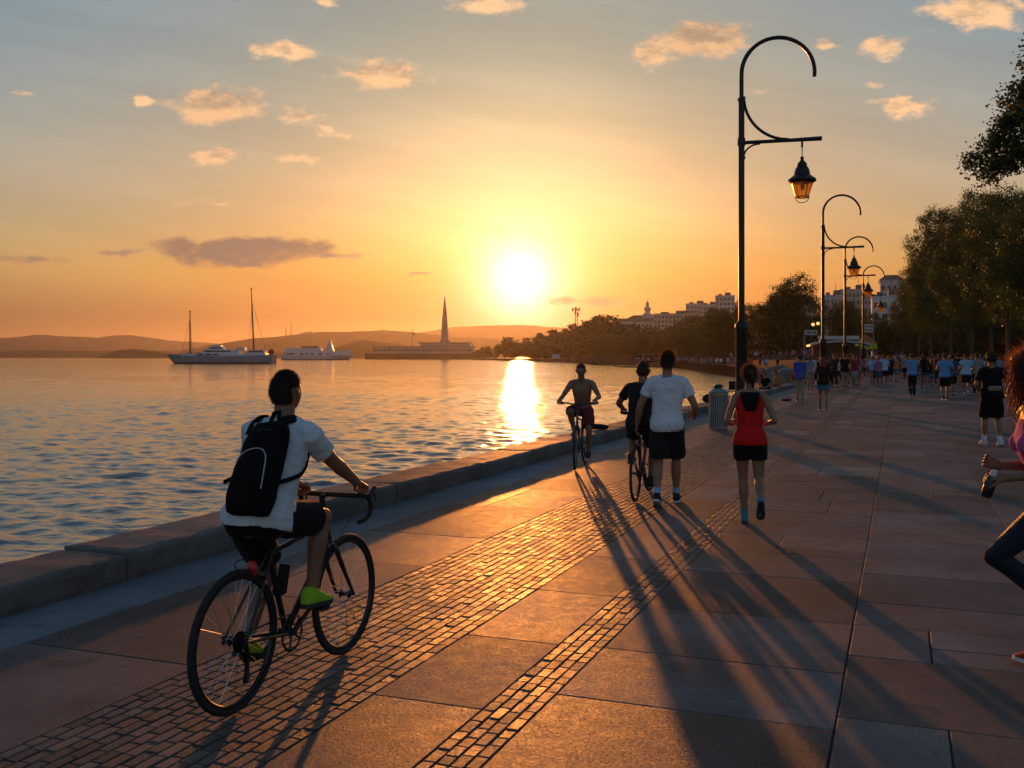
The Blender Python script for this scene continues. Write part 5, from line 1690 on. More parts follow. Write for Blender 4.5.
for i in range(38):
    v = rc_.uniform(52, 125); u = rc_.uniform(-9.0, -5.9) if (rc_.random() < .35 and v > 62) else rc_.uniform(-5.3, -3.2)
    z = 0 if u > -5.5 else -.35 - (-5.9 - u) * .18
    small(uv(u, v, z), 'small figure gathered by the wall above the beach', 'people by the beach')
for i in range(14):
    small(uv(rc_.uniform(6.2, 9.5), rc_.uniform(62, 120), -.06), 'small figure in the shade under the plane trees', 'people under the plane trees')

# beyond the three hundred nearest, the far crowd reads as one mass
vs = []; fs = []; mi = []; mats_ = []
base = 0
for i in range(260):
    me = SMALL[rc_.randrange(len(SMALL))]
    if i < 180:
        y = 150 + 330 * rc_.random(); x = np.interp(y, [p[1] for p in SHORE], [p[0] for p in SHORE]) ; off_ = rc_.uniform(8.5, 20) if i % 3 else rc_.uniform(1, 6); q = Vector((x + off_, y, 1.1 + .6 * (off_ - 8) / 18 if i % 3 else -.06))
    else: q = uv(rc_.uniform(-5, 8), rc_.uniform(120, 260), -.06)
    a = -PA + rc_.choice((0, math.pi)) + rc_.uniform(-.6, .6); c_, s_ = math.cos(a), math.sin(a)
    co = np.empty(len(me.vertices) * 3, dtype=np.float32); me.vertices.foreach_get('co', co); co = co.reshape(-1, 3)
    w_ = np.stack([co[:, 0] * c_ - co[:, 1] * s_ + q.x, co[:, 0] * s_ + co[:, 1] * c_ + q.y, co[:, 2] + q.z], 1)
    me.calc_loop_triangles()
    tr = np.empty(len(me.loop_triangles) * 3, dtype=np.int32); me.loop_triangles.foreach_get('vertices', tr)
    mt = np.empty(len(me.loop_triangles), dtype=np.int32); me.loop_triangles.foreach_get('material_index', mt)
    rem = []
    for m in me.materials:
        if m not in mats_: mats_.append(m)
        rem.append(mats_.index(m))
    vs.append(w_); fs.append(tr.reshape(-1, 3) + base); mi.append(np.array(rem, dtype=np.int32)[mt]); base += len(w_)
o = mesh_np('crowd', np.concatenate(vs), np.concatenate(fs), mats_, smooth=True, midx=np.concatenate(mi))
tag(o, 'dense far crowd along the bay and at the end of the promenade', 'crowd', kind='stuff')

# ------------------------------------------------------------------ trees
M_BARK = mat('bark', (0.085, 0.060, 0.045), 0.9, vary=0.35, vscale=6, bump=1.0, bscale=14)
def leaf_mat(name, c, tr):
    m = bpy.data.materials.new(name); m.use_nodes = True
    t = NT(m.node_tree); b = m.node_tree.nodes['Principled BSDF']
    g = t.n('ShaderNodeNewGeometry').outputs['Random Per Island']
    cc = t.ramp(g, [(0, tuple(x * .55 for x in c)), (.5, c), (.85, tuple(min(1, x * 1.5) for x in c)), (1, (c[0] * 1.9, c[1] * 1.7, c[2] * 1.1))])
    t.link(cc, b.inputs['Base Color']); b.inputs['Roughness'].default_value = .55; b.inputs['Specular IOR Level'].default_value = .3
    tl = t.n('ShaderNodeBsdfTranslucent'); tl.inputs[0].default_value = (*tr, 1)
    mx = t.n('ShaderNodeMixShader'); mx.inputs[0].default_value = .25
    t.link(b.outputs[0], mx.inputs[1]); t.link(tl.outputs[0], mx.inputs[2]); t.link(mx.outputs[0], m.node_tree.nodes['Material Output'].inputs[0])
    return m
M_LEAF = leaf_mat('plane_leaves', (0.046, 0.078, 0.018), (0.08, 0.12, 0.016))
M_LEAFD = leaf_mat('dark_leaves', (0.038, 0.066, 0.017), (0.06, 0.09, 0.014))
def leaves(blobs, nclump, nleaf, clump_r, size, seed, keep=None):
    rg = np.random.default_rng(seed)
    C = np.array([b[0] for b in blobs]); Rr = np.array([b[1] for b in blobs])
    wt_ = (Rr.prod(1)) ** (2 / 3); wt_ /= wt_.sum()
    bi = rg.choice(len(blobs), nclump, p=wt_)
    d = rg.normal(size=(nclump, 3)); d /= np.linalg.norm(d, axis=1)[:, None]
    rad = rg.uniform(.45, 1.02, nclump) ** .6
    cc = C[bi] + d * rad[:, None] * Rr[bi]
    cs = clump_r * rg.uniform(.6, 1.4, nclump)
    n = nclump * nleaf
    ci = np.repeat(np.arange(nclump), nleaf)
    g = np.clip(rg.normal(size=(n, 3)) * .48, -.95, .95)
    g[:, 2] *= .62
    p = cc[ci] + g * cs[ci][:, None]
    # leaf axes: lying roughly flat, tipping outwards and down
    ax = rg.normal(size=(n, 3)); ax[:, 2] *= .6; ax /= np.linalg.norm(ax, axis=1)[:, None]
    nn = rg.normal(size=(n, 3)) + np.array([0, 0, .8]); b = np.cross(ax, nn); b /= np.linalg.norm(b, axis=1)[:, None] + 1e-9
    sz = size * rg.uniform(.6, 1.35, n)[:, None]
    v = np.stack([p - ax * sz * .5, p + b * sz * .34 , p + ax * sz * .55, p - b * sz * .34], 1).reshape(-1, 3)
    f = np.arange(n * 4).reshape(-1, 4)
    return v, f
def trunk_mesh(name, parent, H, r0, limbs, seed, m=None):
    r = random.Random(seed); mb = MB()
    x = y = 0; pts = []; rad = []
    for i in range(8):
        f = i / 7; pts.append((x, y, f * H)); rad.append(r0 * (1.35 if i == 0 else 1 - .55 * f)); x += r.uniform(-.05, .05) * H / 7; y += r.uniform(-.05, .05) * H / 7
    mb.tube(pts, rad, 10)
    for (f, az, el, L) in limbs:
        i = min(6, int(f * 7)); b = Vector(pts[i]); d = Vector((math.cos(az) * math.cos(el), math.sin(az) * math.cos(el), math.sin(el)))
        q = [b]; dd = d.copy(); c = b.copy()
        for j in range(5):
            c = c + dd * L / 5; q.append(c.copy()); dd = (dd + Vector((r.uniform(-.3, .3), r.uniform(-.3, .3), r.uniform(-.05, .3)))).normalized()
        mb.tube(q, [r0 * .45 * (1 - .17 * j) for j in range(6)], 7)
        e = q[3]
        for s2 in range(2):
            d2 = (dd + Vector((r.uniform(-1, 1), r.uniform(-1, 1), r.uniform(-.2, .6)))).normalized()
            mb.tube([e, e + d2 * L * .25, e + d2 * L * .5 + Vector((0, 0, .1 * L))], [r0 * .18, r0 * .12, r0 * .04], 5)
    return mb.build(name, m or M_BARK, parent, angle=180)
def tree_proto(name, H, trunk_h, r, seed, nclump, nleaf, clump_r, size, leaf, r0=.25, nb=9):
    t = thing(name, 'x', 'tree')
    rr = random.Random(seed)
    blobs = []
    ch = H - trunk_h
    for i in range(nb):
        f = i / (nb - 1)
        z = trunk_h + ch * (.16 + .74 * f)
        wid = r * (math.sin(math.pi * (.22 + .66 * f)) ** .7)
        a = i * 2.4 + rr.uniform(-.4, .4); o = wid * rr.uniform(.35, .62)
        br = r * rr.uniform(.38, .55)
        blobs.append(((o * math.cos(a), o * math.sin(a), z), (br, br, br * .72 * ch / (1.6 * r))))
    blobs.append(((0, 0, trunk_h + ch * .5), (r * .55, r * .55, ch * .36)))
    limbs = [(rr.uniform(.55, .98), rr.uniform(0, 6.28), rr.uniform(.4, 1.1), r * rr.uniform(.7, 1.1)) for _ in range(7)]
    trunk_mesh('trunk', t, trunk_h + ch * .45, r0, limbs, seed)
    v, f = leaves(blobs, nclump, nleaf, clump_r, size, seed)
    mesh_np('crown', v, f, leaf, t)
    return t
def place_copy(proto, used, loc, rz, sc, label, group):
    o = proto if not used else copy_tree(proto)
    o.location = loc; o.rotation_euler = (0, 0, rz); o.scale = sc if hasattr(sc, '__len__') else (sc,) * 3
    o['label'] = label; o['group'] = group
    return o
rt = random.Random(21)
# the row along the right of the promenade
protos = [tree_proto('plane_tree', 15.5, 5.0, 6.2, 31, 640, 125, .95, .165, M_LEAF), tree_proto('plane_tree', 17.5, 5.6, 6.6, 32, 680, 125, 1.0, .17, M_LEAF), tree_proto('plane_tree', 14.5, 4.8, 6.4, 37, 640, 125, .95, .165, M_LEAF)]
TG = 'plane trees in a row beside the promenade'
row = [(0, 1048, 200, 62, 150), (2, 1008, 196, 82, 108), (1, 972, 196, 98, 92), (0, 950, 214, 116, 84), (2, 931, 236, 138, 72), (1, 919, 262, 168, 58), (0, 1026, 200, 96, 105), (2, 992, 205, 122, 90), (1, 968, 226, 150, 76), (0, 942, 262, 190, 56)]
tl = ['plane tree nearest in the full row, its crown cut by the right edge', 'plane tree second in the row, topped just under the pine branches', 'tall plane tree third in the row', 'broad plane tree fourth in the row',
      'plane tree at the left front of the row, leaning over the promenade', 'far plane tree beside the pale apartment block', 'plane tree behind the nearest two of the row', 'plane tree in the back line behind the third', 'plane tree in the back line, in deep shade', 'farthest plane tree closing the row above the crowd']
PH = [15.6, 17.8, 14.6]; PR = [6.2, 6.6, 6.4]
seen = set()
for (pi_, px, top, dep, wpx), lb in zip(row, tl):
    Ht = EYE + (HOR - top) * dep / FPX
    sx = wpx * dep / FPX / (2 * PR[pi_]); 
    place_copy(protos[pi_], pi_ in seen, ((px - 512) * dep / FPX, dep, -.05), rt.uniform(0, 6.28), (sx, sx, Ht / PH[pi_]), lb, TG); seen.add(pi_)
# the nearer tree whose branches enter at the top right
t = thing('pine_tree', 'dark near tree whose branches reach in at the top right corner', 'tree', at(1108, 400, 34.0) * 1.0)
t.location.z = -.05
blobs = [((-2.6, -.2, 9.3), (1.5, 1.4, .8)), ((-1.6, .4, 10.6), (1.6, 1.5, .9)), ((-3.6, .1, 8.5), (1.1, 1.0, .5)), ((-.6, 0, 12.2), (1.9, 1.8, 1.2)), ((1.0, 0, 11), (2.2, 2, 1.3))]
trunk_mesh('trunk', t, 12.5, .28, [(.60, 3.2, .25, 3.4), (.72, 3.0, .35, 3.2), (.8, 3.4, .3, 2.8), (.9, 2.8, .5, 2.5), (.7, .2, .3, 3), (.55, 3.0, .05, 3.2), (.85, 0.3, .6, 2)], 5)
v, f = leaves(blobs, 380, 130, .52, .115, 44); mesh_np('crown', v, f, M_LEAFD, t)
# the big round tree behind the first lamps and its neighbours
def far_tree(px, top, depth, wpx, base_h, label, group, proto_i, seen_, protos_, htot):
    Ht = EYE + (HOR - top) * depth / FPX - base_h
    sx = wpx * depth / FPX / (2 * protos_[proto_i][1]); sz = Ht / protos_[proto_i][2]
    return place_copy(protos_[proto_i][0], proto_i in seen_, ((px - 512) * depth / FPX, depth, base_h), rt.uniform(0, 6.28), (sx, sx, sz), label, group)
mid = [(tree_proto('broadleaf_tree', 15, 2.2, 7, 51, 560, 90, 1.2, .30, M_LEAFD), 7.0, 15.6), (tree_proto('broadleaf_tree', 13, 1.6, 6.5, 52, 460, 90, 1.2, .30, M_LEAFD), 6.5, 13.6)]
sm = set()
for (px, top, dep, w, bh, i, lb) in ((786, 281, 175, 72, 0, 0, 'big round dark tree left of the second street lamp'), (752, 307, 205, 44, 0, 1, 'dark tree touching the left of the big round tree'),
                                     (722, 312, 240, 46, 0, 0, 'rounded tree behind the nearest lamp post'), (843, 303, 210, 50, 0, 1, 'dark tree between the second and third street lamps'), (885, 318, 225, 46, 0, 0, 'dark tree below the pale apartment block'),
                                     (862, 312, 260, 40, 0, 1, 'dark tree behind the lime tent'), (690, 330, 290, 36, .4, 1, 'rounded tree above the crowd on the bay wall'), (815, 318, 230, 34, 0, 1, 'low tree right of the big round tree'), (905, 312, 250, 40, 0, 0, 'dark tree at the end of the plane tree row')):
    far_tree(px, top, dep, w, bh, lb, 'broadleaf trees behind the bay', i, sm, mid, 0); sm.add(i)
for (px, top, dep, w, i, lb) in ((606, 336, 520, 30, 1, 'shore tree at the point of the bay'), (624, 338, 470, 34, 1, 'low shore tree second from the point of the bay'), (642, 336, 430, 38, 0, 'shore tree between the black rider and the walker'), (662, 337, 395, 40, 1, 'shore tree above the head of the walker'),
                                 (684, 335, 350, 44, 1, 'shore tree right of the walker'), (706, 334, 310, 48, 0, 'shore tree just left of the nearest lamp post'), (728, 334, 270, 52, 1, 'shore tree behind the nearest lamp post foot'), (764, 332, 235, 50, 1, 'low tree under the big round tree'), (800, 334, 220, 44, 0, 'low tree left of the second lamp'),
                                 (930, 322, 215, 60, 1, 'low dark tree behind the trunks at the left of the row'), (968, 318, 185, 76, 0, 'low dark tree behind the middle trunks of the row'), (1010, 316, 150, 96, 1, 'low dark tree behind the right trunks of the row'), (1060, 312, 130, 100, 0, 'low dark tree at the right edge behind the row')):
    far_tree(px, top, dep, w, 0, lb, 'broadleaf trees behind the bay', i, sm, mid, 0); sm.add(i)
# headland wood: each tree an object
hp = [(tree_proto('headland_tree', 14, 1.5, 5.5, 61 + i, 150, 34, 1.5, .95, M_LEAFD, nb=7), 5.5, 14.4) for i in range(3)]
hs_ = set()
head = []
sky_line = [(478, 349, 1080), (484, 347, 1070), (490, 348, 1060), (496, 346, 1050), (504, 340, 960), (510, 337, 940), (516, 342, 930), (524, 343, 880), (531, 339, 850), (538, 335, 830), (545, 336, 800), (551, 332, 780), (558, 334, 760), (564, 331, 740), (570, 328, 720),
            (577, 326, 700), (584, 324, 680), (590, 322, 670), (597, 318, 660), (603, 317, 650), (609, 320, 640), (616, 325, 620), (623, 326, 600), (630, 328, 590), (637, 326, 575), (645, 328, 560), (652, 329, 540), (659, 330, 520), (666, 329, 505), (673, 328, 490), (680, 325, 470), (687, 321, 455), (694, 320, 440), (701, 318, 425), (708, 317, 410), (716, 314, 395), (726, 312, 380), (736, 313, 370)]
for px, top, dep in sky_line:
    head.append((px + rt.uniform(-1.5, 1.5), top + rt.uniform(-1, 2.5), dep))
for px, top, dep in sky_line[6::2]:
    head.append((px + rt.uniform(-3, 3), top + (HOR - top) * rt.uniform(.30, .5), dep * .88))
for j, (px, top, dep) in enumerate(head):
    w = rt.uniform(15, 24) if dep > 750 else rt.uniform(22, 34)
    if dep > 1000: w = 10
    i = j % 3
    far_tree(px, top, dep, w, .3, 'hazy dark tree in the wood on the headland', 'trees of the wood on the headland', i, hs_, hp, 0); hs_.add(i)

# ------------------------------------------------------------------ the rising ground of the town, hills, islet
M_HILL = mat('scrub_hill', (0.042, 0.036, 0.026), 0.95, vary=0.35, vscale=.01, spec=0.0)
def heightfield(name, x0, x1, y0, y1, nx, ny, fn, m):
    X = np.linspace(x0, x1, nx); Y = np.linspace(y0, y1, ny)
    V = []
    for y in Y:
        for x in X: V.append((x, y, fn(x, y)))
    i = np.arange(ny - 1)[:, None] * nx + np.arange(nx - 1)[None]
    F = np.stack([i, i + 1, i + nx + 1, i + nx], -1).reshape(-1, 4)
    o = mesh_np(name, V, F, m, smooth=True); tag(o, kind='structure'); return o
def sstep(a, b, x):
    t = max(0, min(1, (x - a) / (b - a))); return t * t * (3 - 2 * t)
def town(x, y):
    px = 512 + FPX * x / y
    h = sstep(560, 720, px) * 26 * sstep(330, 620, y) * (1 - sstep(1100, 1300, y)) + sstep(780, 860, px) * 6 * sstep(260, 420, y)
    return h - .8 + 1.2 * mnoise.noise(Vector((x * .02, y * .02, 0)))
heightfield('town_hillside', 30, 620, 270, 1300, 60, 90, lambda x, y: town(x, y) if y > 300 else -1, M_HILL)
def ridge(pts, yc, yw, fade, seed, rough):
    xs = [(p[0] - 512) * yc / FPX for p in pts]; hs = [(HOR - p[1]) * yc / FPX + EYE for p in pts]
    def fn(x, y):
        h = np.interp(x, xs, hs)
        g = math.exp(-((y - yc) / yw) ** 2)
        n = mnoise.noise(Vector((x * .004 + seed, y * .004, 0))) * rough + mnoise.noise(Vector((x * .016 + seed, y * .016, 3))) * rough * .4 + mnoise.noise(Vector((x * .06 + seed, y * .05, 3))) * rough * .34
        return -8 + (h + 8) * g + n * g
    return fn
heightfield('far_hills', -4600, 4200, 5600, 8200, 420, 26, ridge([(-300, 338), (0, 339), (40, 335), (75, 337), (100, 339), (125, 335), (150, 338), (180, 341), (215, 344), (300, 347), (420, 333), (455, 327), (520, 325), (560, 328), (640, 332), (900, 338), (1300, 340)], 6800, 800, 0, 2, 9), M_HILL)
heightfield('middle_hills', -2200, 700, 3600, 5000, 330, 22, ridge([(180, 351), (215, 345), (255, 338), (290, 336), (320, 333), (352, 331), (380, 330), (420, 333), (455, 337), (500, 340), (545, 343), (580, 348), (650, 351)], 4300, 430, 0, 5, 7), M_HILL)
heightfield('near_hills', -820, -40, 2200, 2900, 160, 16, ridge([(325, 352), (345, 345), (365, 340), (385, 343), (420, 347), (460, 350), (490, 354)], 2550, 190, 0, 8, 3), M_HILL)
heightfield('islet', -1230, -640, 2500, 2900, 120, 14, ridge([(100, 358), (112, 355.5), (120, 350), (135, 349), (150, 350.5), (165, 353), (180, 355), (200, 356), (230, 358)], 2700, 120, 0, 9, 2), M_HILL)

# embankment wall round the bay
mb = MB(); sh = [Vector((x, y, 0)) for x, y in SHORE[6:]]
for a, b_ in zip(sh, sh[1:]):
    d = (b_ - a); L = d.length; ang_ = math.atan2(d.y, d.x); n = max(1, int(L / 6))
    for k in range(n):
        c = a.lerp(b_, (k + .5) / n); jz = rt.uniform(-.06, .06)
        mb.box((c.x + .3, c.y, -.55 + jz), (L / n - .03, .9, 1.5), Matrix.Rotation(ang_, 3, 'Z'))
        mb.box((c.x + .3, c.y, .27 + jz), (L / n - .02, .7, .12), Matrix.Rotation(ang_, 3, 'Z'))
def terrace(off0, off1, z):
    sh_ = [Vector((x, y, 0)) for x, y in SHORE[5:13]]; a_ = []; b2 = []
    for i, p_ in enumerate(sh_):
        d_ = (sh_[min(i + 1, len(sh_) - 1)] - sh_[max(i - 1, 0)]).normalized(); n_ = Vector((d_.y, -d_.x, 0))
        a_.append(p_ + n_ * off0); b2.append(p_ + n_ * off1)
    mb_ = MB(); n = len(a_)
    vs_ = [(p_.x, p_.y, -.3) for p_ in a_] + [(p_.x, p_.y, z) for p_ in a_] + [(p_.x, p_.y, z + .6) for p_ in b2]
    mb_.add(vs_, [(k, k + 1, n + k + 1, n + k) for k in range(n - 1)] + [(n + k, n + k + 1, 2 * n + k + 1, 2 * n + k) for k in range(n - 1)])
    o_ = mb_.build('upper_terrace', M_ASPH, smooth=False); tag(o_, kind='structure')
terrace(8, 26, 1.1)
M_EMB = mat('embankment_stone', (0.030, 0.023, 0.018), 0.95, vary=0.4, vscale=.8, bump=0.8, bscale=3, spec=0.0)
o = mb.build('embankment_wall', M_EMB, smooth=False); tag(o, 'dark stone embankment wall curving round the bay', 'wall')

# ------------------------------------------------------------------ town buildings
M_PANE = mat('window_glass', (0.02, 0.022, 0.025), 0.12)
WALLM = [mat('render_' + n, c, .85, vary=.15, vscale=.15) for n, c in (('cream', (.52, .46, .38)), ('pale_grey', (.46, .45, .45)), ('white', (.64, .62, .60)), ('ochre', (.46, .37, .28)), ('stone', (.40, .36, .32)))]
M_TILE = mat('roof_tile', (.17, .08, .05), .85, vary=.2, vscale=1)
M_ROOFG = mat('flat_roof', (.12, .11, .10), .9, vary=.2, vscale=1)
WIN = {}
def window_mesh(w, h):
    key = (round(w, 2), round(h, 2))
    if key not in WIN:
        mb = MB(); mb.box((0, -.06, 0), (w, .12, h)); mb.cur = 1; mb.box((0, -.10, -h / 2 - .08), (w + .2, .3, .14)); mb.box((0, -.13, 0), (.08, .05, h))
        o = mb.build('window', [M_PANE, WALLM[2]], None, smooth=False); WIN[key] = o.data; bpy.data.objects.remove(o)
    return WIN[key]
def building(name, label, px, top, depth, wpx, dep, floors, bays, wm, roof='flat', base=None, extra=None, group=None):
    x = (px - 512) * depth / FPX; Ht = EYE + (HOR - top) * depth / FPX
    b = base if base is not None else max(0, town(x, depth)) - 4
    H = Ht - b; W = wpx * depth / FPX
    t = thing(name, label, 'building', (x, depth, b), -math.atan2(x, depth) * .9, group)
    mb = MB(); mb.box((0, dep / 2, H / 2), (W, dep, H)); mb.box((0, dep / 2, H + .25), (W + .5, dep + .5, .5))
    n_f = floors
    for k in range(1, n_f): mb.box((0, -.05, H - k * (H / max(n_f, 1)) * .98), (W + .1, .18, .22))
    mb.build('wall', wm, t, smooth=False)
    fh = min(H / (floors + .2), 3.4); bw = W / bays
    for i in range(floors):
        z = H - .6 - fh * (i + .55)
        if z < 1: break
        for j in range(bays):
            o = bpy.data.objects.new('window', window_mesh(bw * .5, fh * .5)); link(o, t); o.location = (-W / 2 + bw * (j + .5), -.02, z)
    if roof == 'flat':
        mb = MB(); mb.box((W * .15, dep / 2, H + 1.6), (W * .3, dep * .4, 2.2)); mb.box((-W * .25, dep / 2, H + 1.2), (W * .18, dep * .3, 1.4)); mb.tube([(W * .1, dep / 2, H + 2.5), (W * .1, dep / 2, H + 6)], .10, 6); mb.build('roof', M_ROOFG, t, smooth=False)
    else:
        mb = MB(); h2 = min(W, dep) * .28
        mb.add([(-W / 2 - .4, -.4, H + .5), (W / 2 + .4, -.4, H + .5), (W / 2 + .4, dep + .4, H + .5), (-W / 2 - .4, dep + .4, H + .5), (-W / 2 + W * .25, dep / 2, H + .5 + h2), (W / 2 - W * .25, dep / 2, H + .5 + h2)],
               [(0, 1, 5, 4), (1, 2, 5), (2, 3, 4, 5), (3, 0, 4), (3, 2, 1, 0)])
        mb.build('roof', M_TILE, t, smooth=False)
    return t, W, H, dep
BG = 'town buildings on the hillside'
t, W, H, dp = building('domed_building', 'long cream building with a stacked dome tower above the wood', 645, 322, 760, 46, 18, 4, 12, WALLM[0], 'hip', group=BG)
mb = MB(); mb.box((2, dp / 2, H + 3), (9, 9, 6)); mb.lathe([(3.6, H + 6), (3.9, H + 6.4), (2.6, H + 7), (1.6, H + 8.5), (2.6, H + 9), (2.7, H + 11), (1.6, H + 12), (.9, H + 13), (1.5, H + 13.6), (1.2, H + 15), (.3, H + 16), (.12, H + 18)], 14, c=(2, dp / 2, 0))
mb.build('dome_tower', WALLM[0], t)
building('town_house', 'low pale house left of the dome building', 622, 324, 780, 26, 15, 3, 6, WALLM[4], 'hip', group=BG)
building('apartment_building', 'long ochre block right of the dome building', 676, 314, 720, 44, 16, 5, 12, WALLM[3], 'flat', group=BG)
building('apartment_building', 'grey rooftop block with two masts above the ochre block', 697, 304, 760, 22, 14, 5, 6, WALLM[1], 'flat', group=BG)
building('apartment_building', 'low cream block stepping up to the tall block', 710, 305, 740, 20, 14, 5, 6, WALLM[0], 'flat', group=BG)
building('apartment_building', 'tallest blocky apartment building left of the nearest lamp post', 725, 296, 700, 19, 14, 7, 5, WALLM[1], 'flat', group=BG)
building('apartment_building', 'narrow pale block just right of the tall blocky building', 737, 303, 705, 13, 13, 6, 4, WALLM[4], 'flat', group=BG)
building('town_house', 'long pale house below the tall block', 716, 321, 600, 40, 12, 3, 10, WALLM[2], 'hip', group=BG)
building('apartment_building', 'grey block seen left of the third street lamp', 834, 296, 420, 22, 13, 5, 6, WALLM[1], 'flat', group=BG)
building('apartment_building', 'wide brown grey block behind the third street lamp', 856, 290, 460, 30, 14, 5, 8, WALLM[4], 'flat', group=BG)
building('apartment_building', 'pale apartment block with large windows left of the plane trees', 889, 297, 300, 32, 14, 4, 4, WALLM[2], 'flat', group=BG)
building('apartment_building', 'dark gabled block rising behind the pale apartments', 892, 281, 350, 22, 14, 3, 4, WALLM[1], 'hip', group=BG)
building('town_house', 'white house with a flat terrace left of the grey block', 832, 311, 300, 18, 10, 2, 4, WALLM[2], 'flat', group=BG)
building('town_house', 'small stone house behind the big round tree', 805, 306, 480, 24, 12, 3, 5, WALLM[0], 'hip', group=BG)
# telecom mast
p = at(576, 345, 690); Ht = EYE + (HOR - 308) * 690 / FPX
t = thing('radio_mast', 'lattice radio mast standing above the headland wood', 'mast', (p.x, 690, 0))
mb = MB()
for a in range(3):
    c, s_ = math.cos(a * 2.09), math.sin(a * 2.09); mb.tube([(c * 1.5, s_ * 1.5, 0), (c * .9, s_ * .9, Ht)], .22, 6)
for z in np.arange(2, Ht, 2.4):
    for a in range(3):
        c, s_, c2, s2 = math.cos(a * 2.09), math.sin(a * 2.09), math.cos(a * 2.09 + 2.09), math.sin(a * 2.09 + 2.09); k = 1.5 - .6 * z / Ht; k2 = 1.5 - .6 * (z + 2.4) / Ht
        mb.tube([(c * k, s_ * k, z), (c2 * k2, s2 * k2, min(z + 2.4, Ht))], .12, 4)
mb.build('lattice', M_DARKM, t)
for a, z in ((0, Ht - 1), (1.6, Ht - .5), (3.1, Ht - 1), (4.4, Ht - 3), (0.8, Ht - 4.5)):
    mb = MB(); c = Vector((math.cos(a) * 2.2, math.sin(a) * 2.2, z)); mb.box(c, (1.0, 1.0, 2.6)); mb.tube([(0, 0, z), c], .15, 5); mb.build('antenna', M_GALV, t, smooth=False)

# ------------------------------------------------------------------ kiosk, tent, signs by the promenade
kz = 118.0
kc = Vector(((838 - 512) * kz / FPX, kz, 0))
t = thing('kiosk', 'low kiosk with a pale curved roof behind the crowd', 'kiosk', kc, -.2)
M_AWN = mat('pale_roofing', (.48, .49, .50), .5, vary=.15, vscale=1)
mb = MB(); rr = []
for x, z in ((-3.4, 3.05), (-2.6, 3.35), (0, 3.6), (2.6, 3.4), (3.4, 3.1)):
    rr.append([Vector((x, -2.3, z - .12)), Vector((x, 2.3, z - .12)), Vector((x, 2.3, z + .1)), Vector((x, -2.3, z + .1))])
mb.rings(rr); mb.build('roof', M_AWN, t, smooth=False)
mb = MB(); mb.box((0, -1.5, .55), (5.4, .5, 1.1)); mb.build('counter', WALLM[2], t, smooth=False)
mb = MB(); mb.box((0, 1.4, 1.5), (5.6, .2, 3.0)); mb.build('back_wall', mat('kiosk_panel', (.12, .11, .10), .7), t, smooth=False)
for sx in (-3, 3):
    for y in (-1.9, 1.9):
        mb = MB(); mb.tube([(sx, y, 0), (sx, y, 3.2)], .06, 8); mb.build('post', M_GALV, t)
mb = MB(); mb.box((-.2, -2.35, 3.95), (4.6, .1, .42)); mb.build('fascia_board', WALLM[2], t, smooth=False)
tz = 126.0
tc_ = Vector(((866 - 512) * tz / FPX, tz, 0))
t = thing('market_tent', 'small tent with orange roof and lime green valance', 'tent', tc_, -.2)
M_LIMEC = cloth('lime_canvas', (.42, .55, .03)); M_ORC = cloth('orange_canvas', (.45, .16, .06))
mb = MB(); a = 1.15
mb.add([(-a, -a, 3.4), (a, -a, 3.4), (a, a, 3.4), (-a, a, 3.4), (0, 0, 4.6)], [(0, 1, 4), (1, 2, 4), (2, 3, 4), (3, 0, 4), (3, 2, 1, 0)]); mb.build('roof', M_ORC, t, smooth=False)
mb = MB()
for s_, q in ((-1, 0), (1, 0), (0, -1), (0, 1)): mb.box((s_ * a, q * a, 3.05), (.04 if s_ else 2 * a, .04 if q else 2 * a, .72))
mb.build('valance', M_LIMEC, t, smooth=False)
for sx in (-1.1, 1.1):
    for y in (-1.1, 1.1):
        mb = MB(); mb.tube([(sx, y, 0), (sx, y, 3.4)], .04, 6); mb.build('post', M_GALV, t)
pz = 104.0
pc = Vector(((873.5 - 512) * pz / FPX, pz, 0))
t = thing('banner_pole', 'thin pole carrying a small white sign above the lime tent', 'sign', pc)
mb = MB(); mb.tube([(0, 0, 0), (0, 0, 6.2)], .06, 8); mb.build('pole', M_GALV, t)
mb = MB(); mb.box((-.5, -.03, 4.7), (.85, .06, .85)); sb = mb.build('sign_board', M_SOLE, t, smooth=False)
mb = MB()
for z in (4.88, 4.52):
    for x in (-.78, -.58, -.38, -.20): mb.box((x, -.066, z), (.12, .01, .20))
mb.build('lettering', M_SADDLE, sb, smooth=False)
q = at(811, 332, 112)
t = thing('sign_post', 'white sign board on a post left of the kiosk', 'sign', (q.x, 112, 0))
mb = MB(); mb.tube([(-.75, 0, 0), (-.75, 0, 4.6)], .06, 8); mb.build('pole', M_GALV, t)
mb = MB(); mb.box((0, -.03, 4.45), (1.35, .06, .55)); sb = mb.build('sign_board', M_SOLE, t, smooth=False)
mb = MB()
for x in (-.5, -.3, -.08, .12, .34, .5): mb.box((x, -.066, 4.45), (.12, .01, .30))
mb.build('lettering', M_SADDLE, sb, smooth=False)
def lit_lamp(px, py, dep, label):
    q = at(px, py, dep)
    t = thing('globe_lamp', label, 'lamp', (q.x, dep, 0), 0, 'lit globe lamps left of the kiosk')
    mb = MB(); mb.tube([(0, 0, 0), (0, 0, q.z - .2)], .05, 8); mb.build('pole', M_IRON, t)
    m = MATS.get('lit_globe')
    if not m:
        m = bpy.data.materials.new('lit_globe'); m.use_nodes = True; b = m.node_tree.nodes['Principled BSDF']
        b.inputs['Emission Color'].default_value = (1, .55, .16, 1); b.inputs['Emission Strength'].default_value = 1.2; b.inputs['Base Color'].default_value = (.8, .6, .3, 1); MATS['lit_globe'] = m
    mb = MB(); mb.sphere((0, 0, q.z), .20, 12, 8); mb.build('globe', m, t)
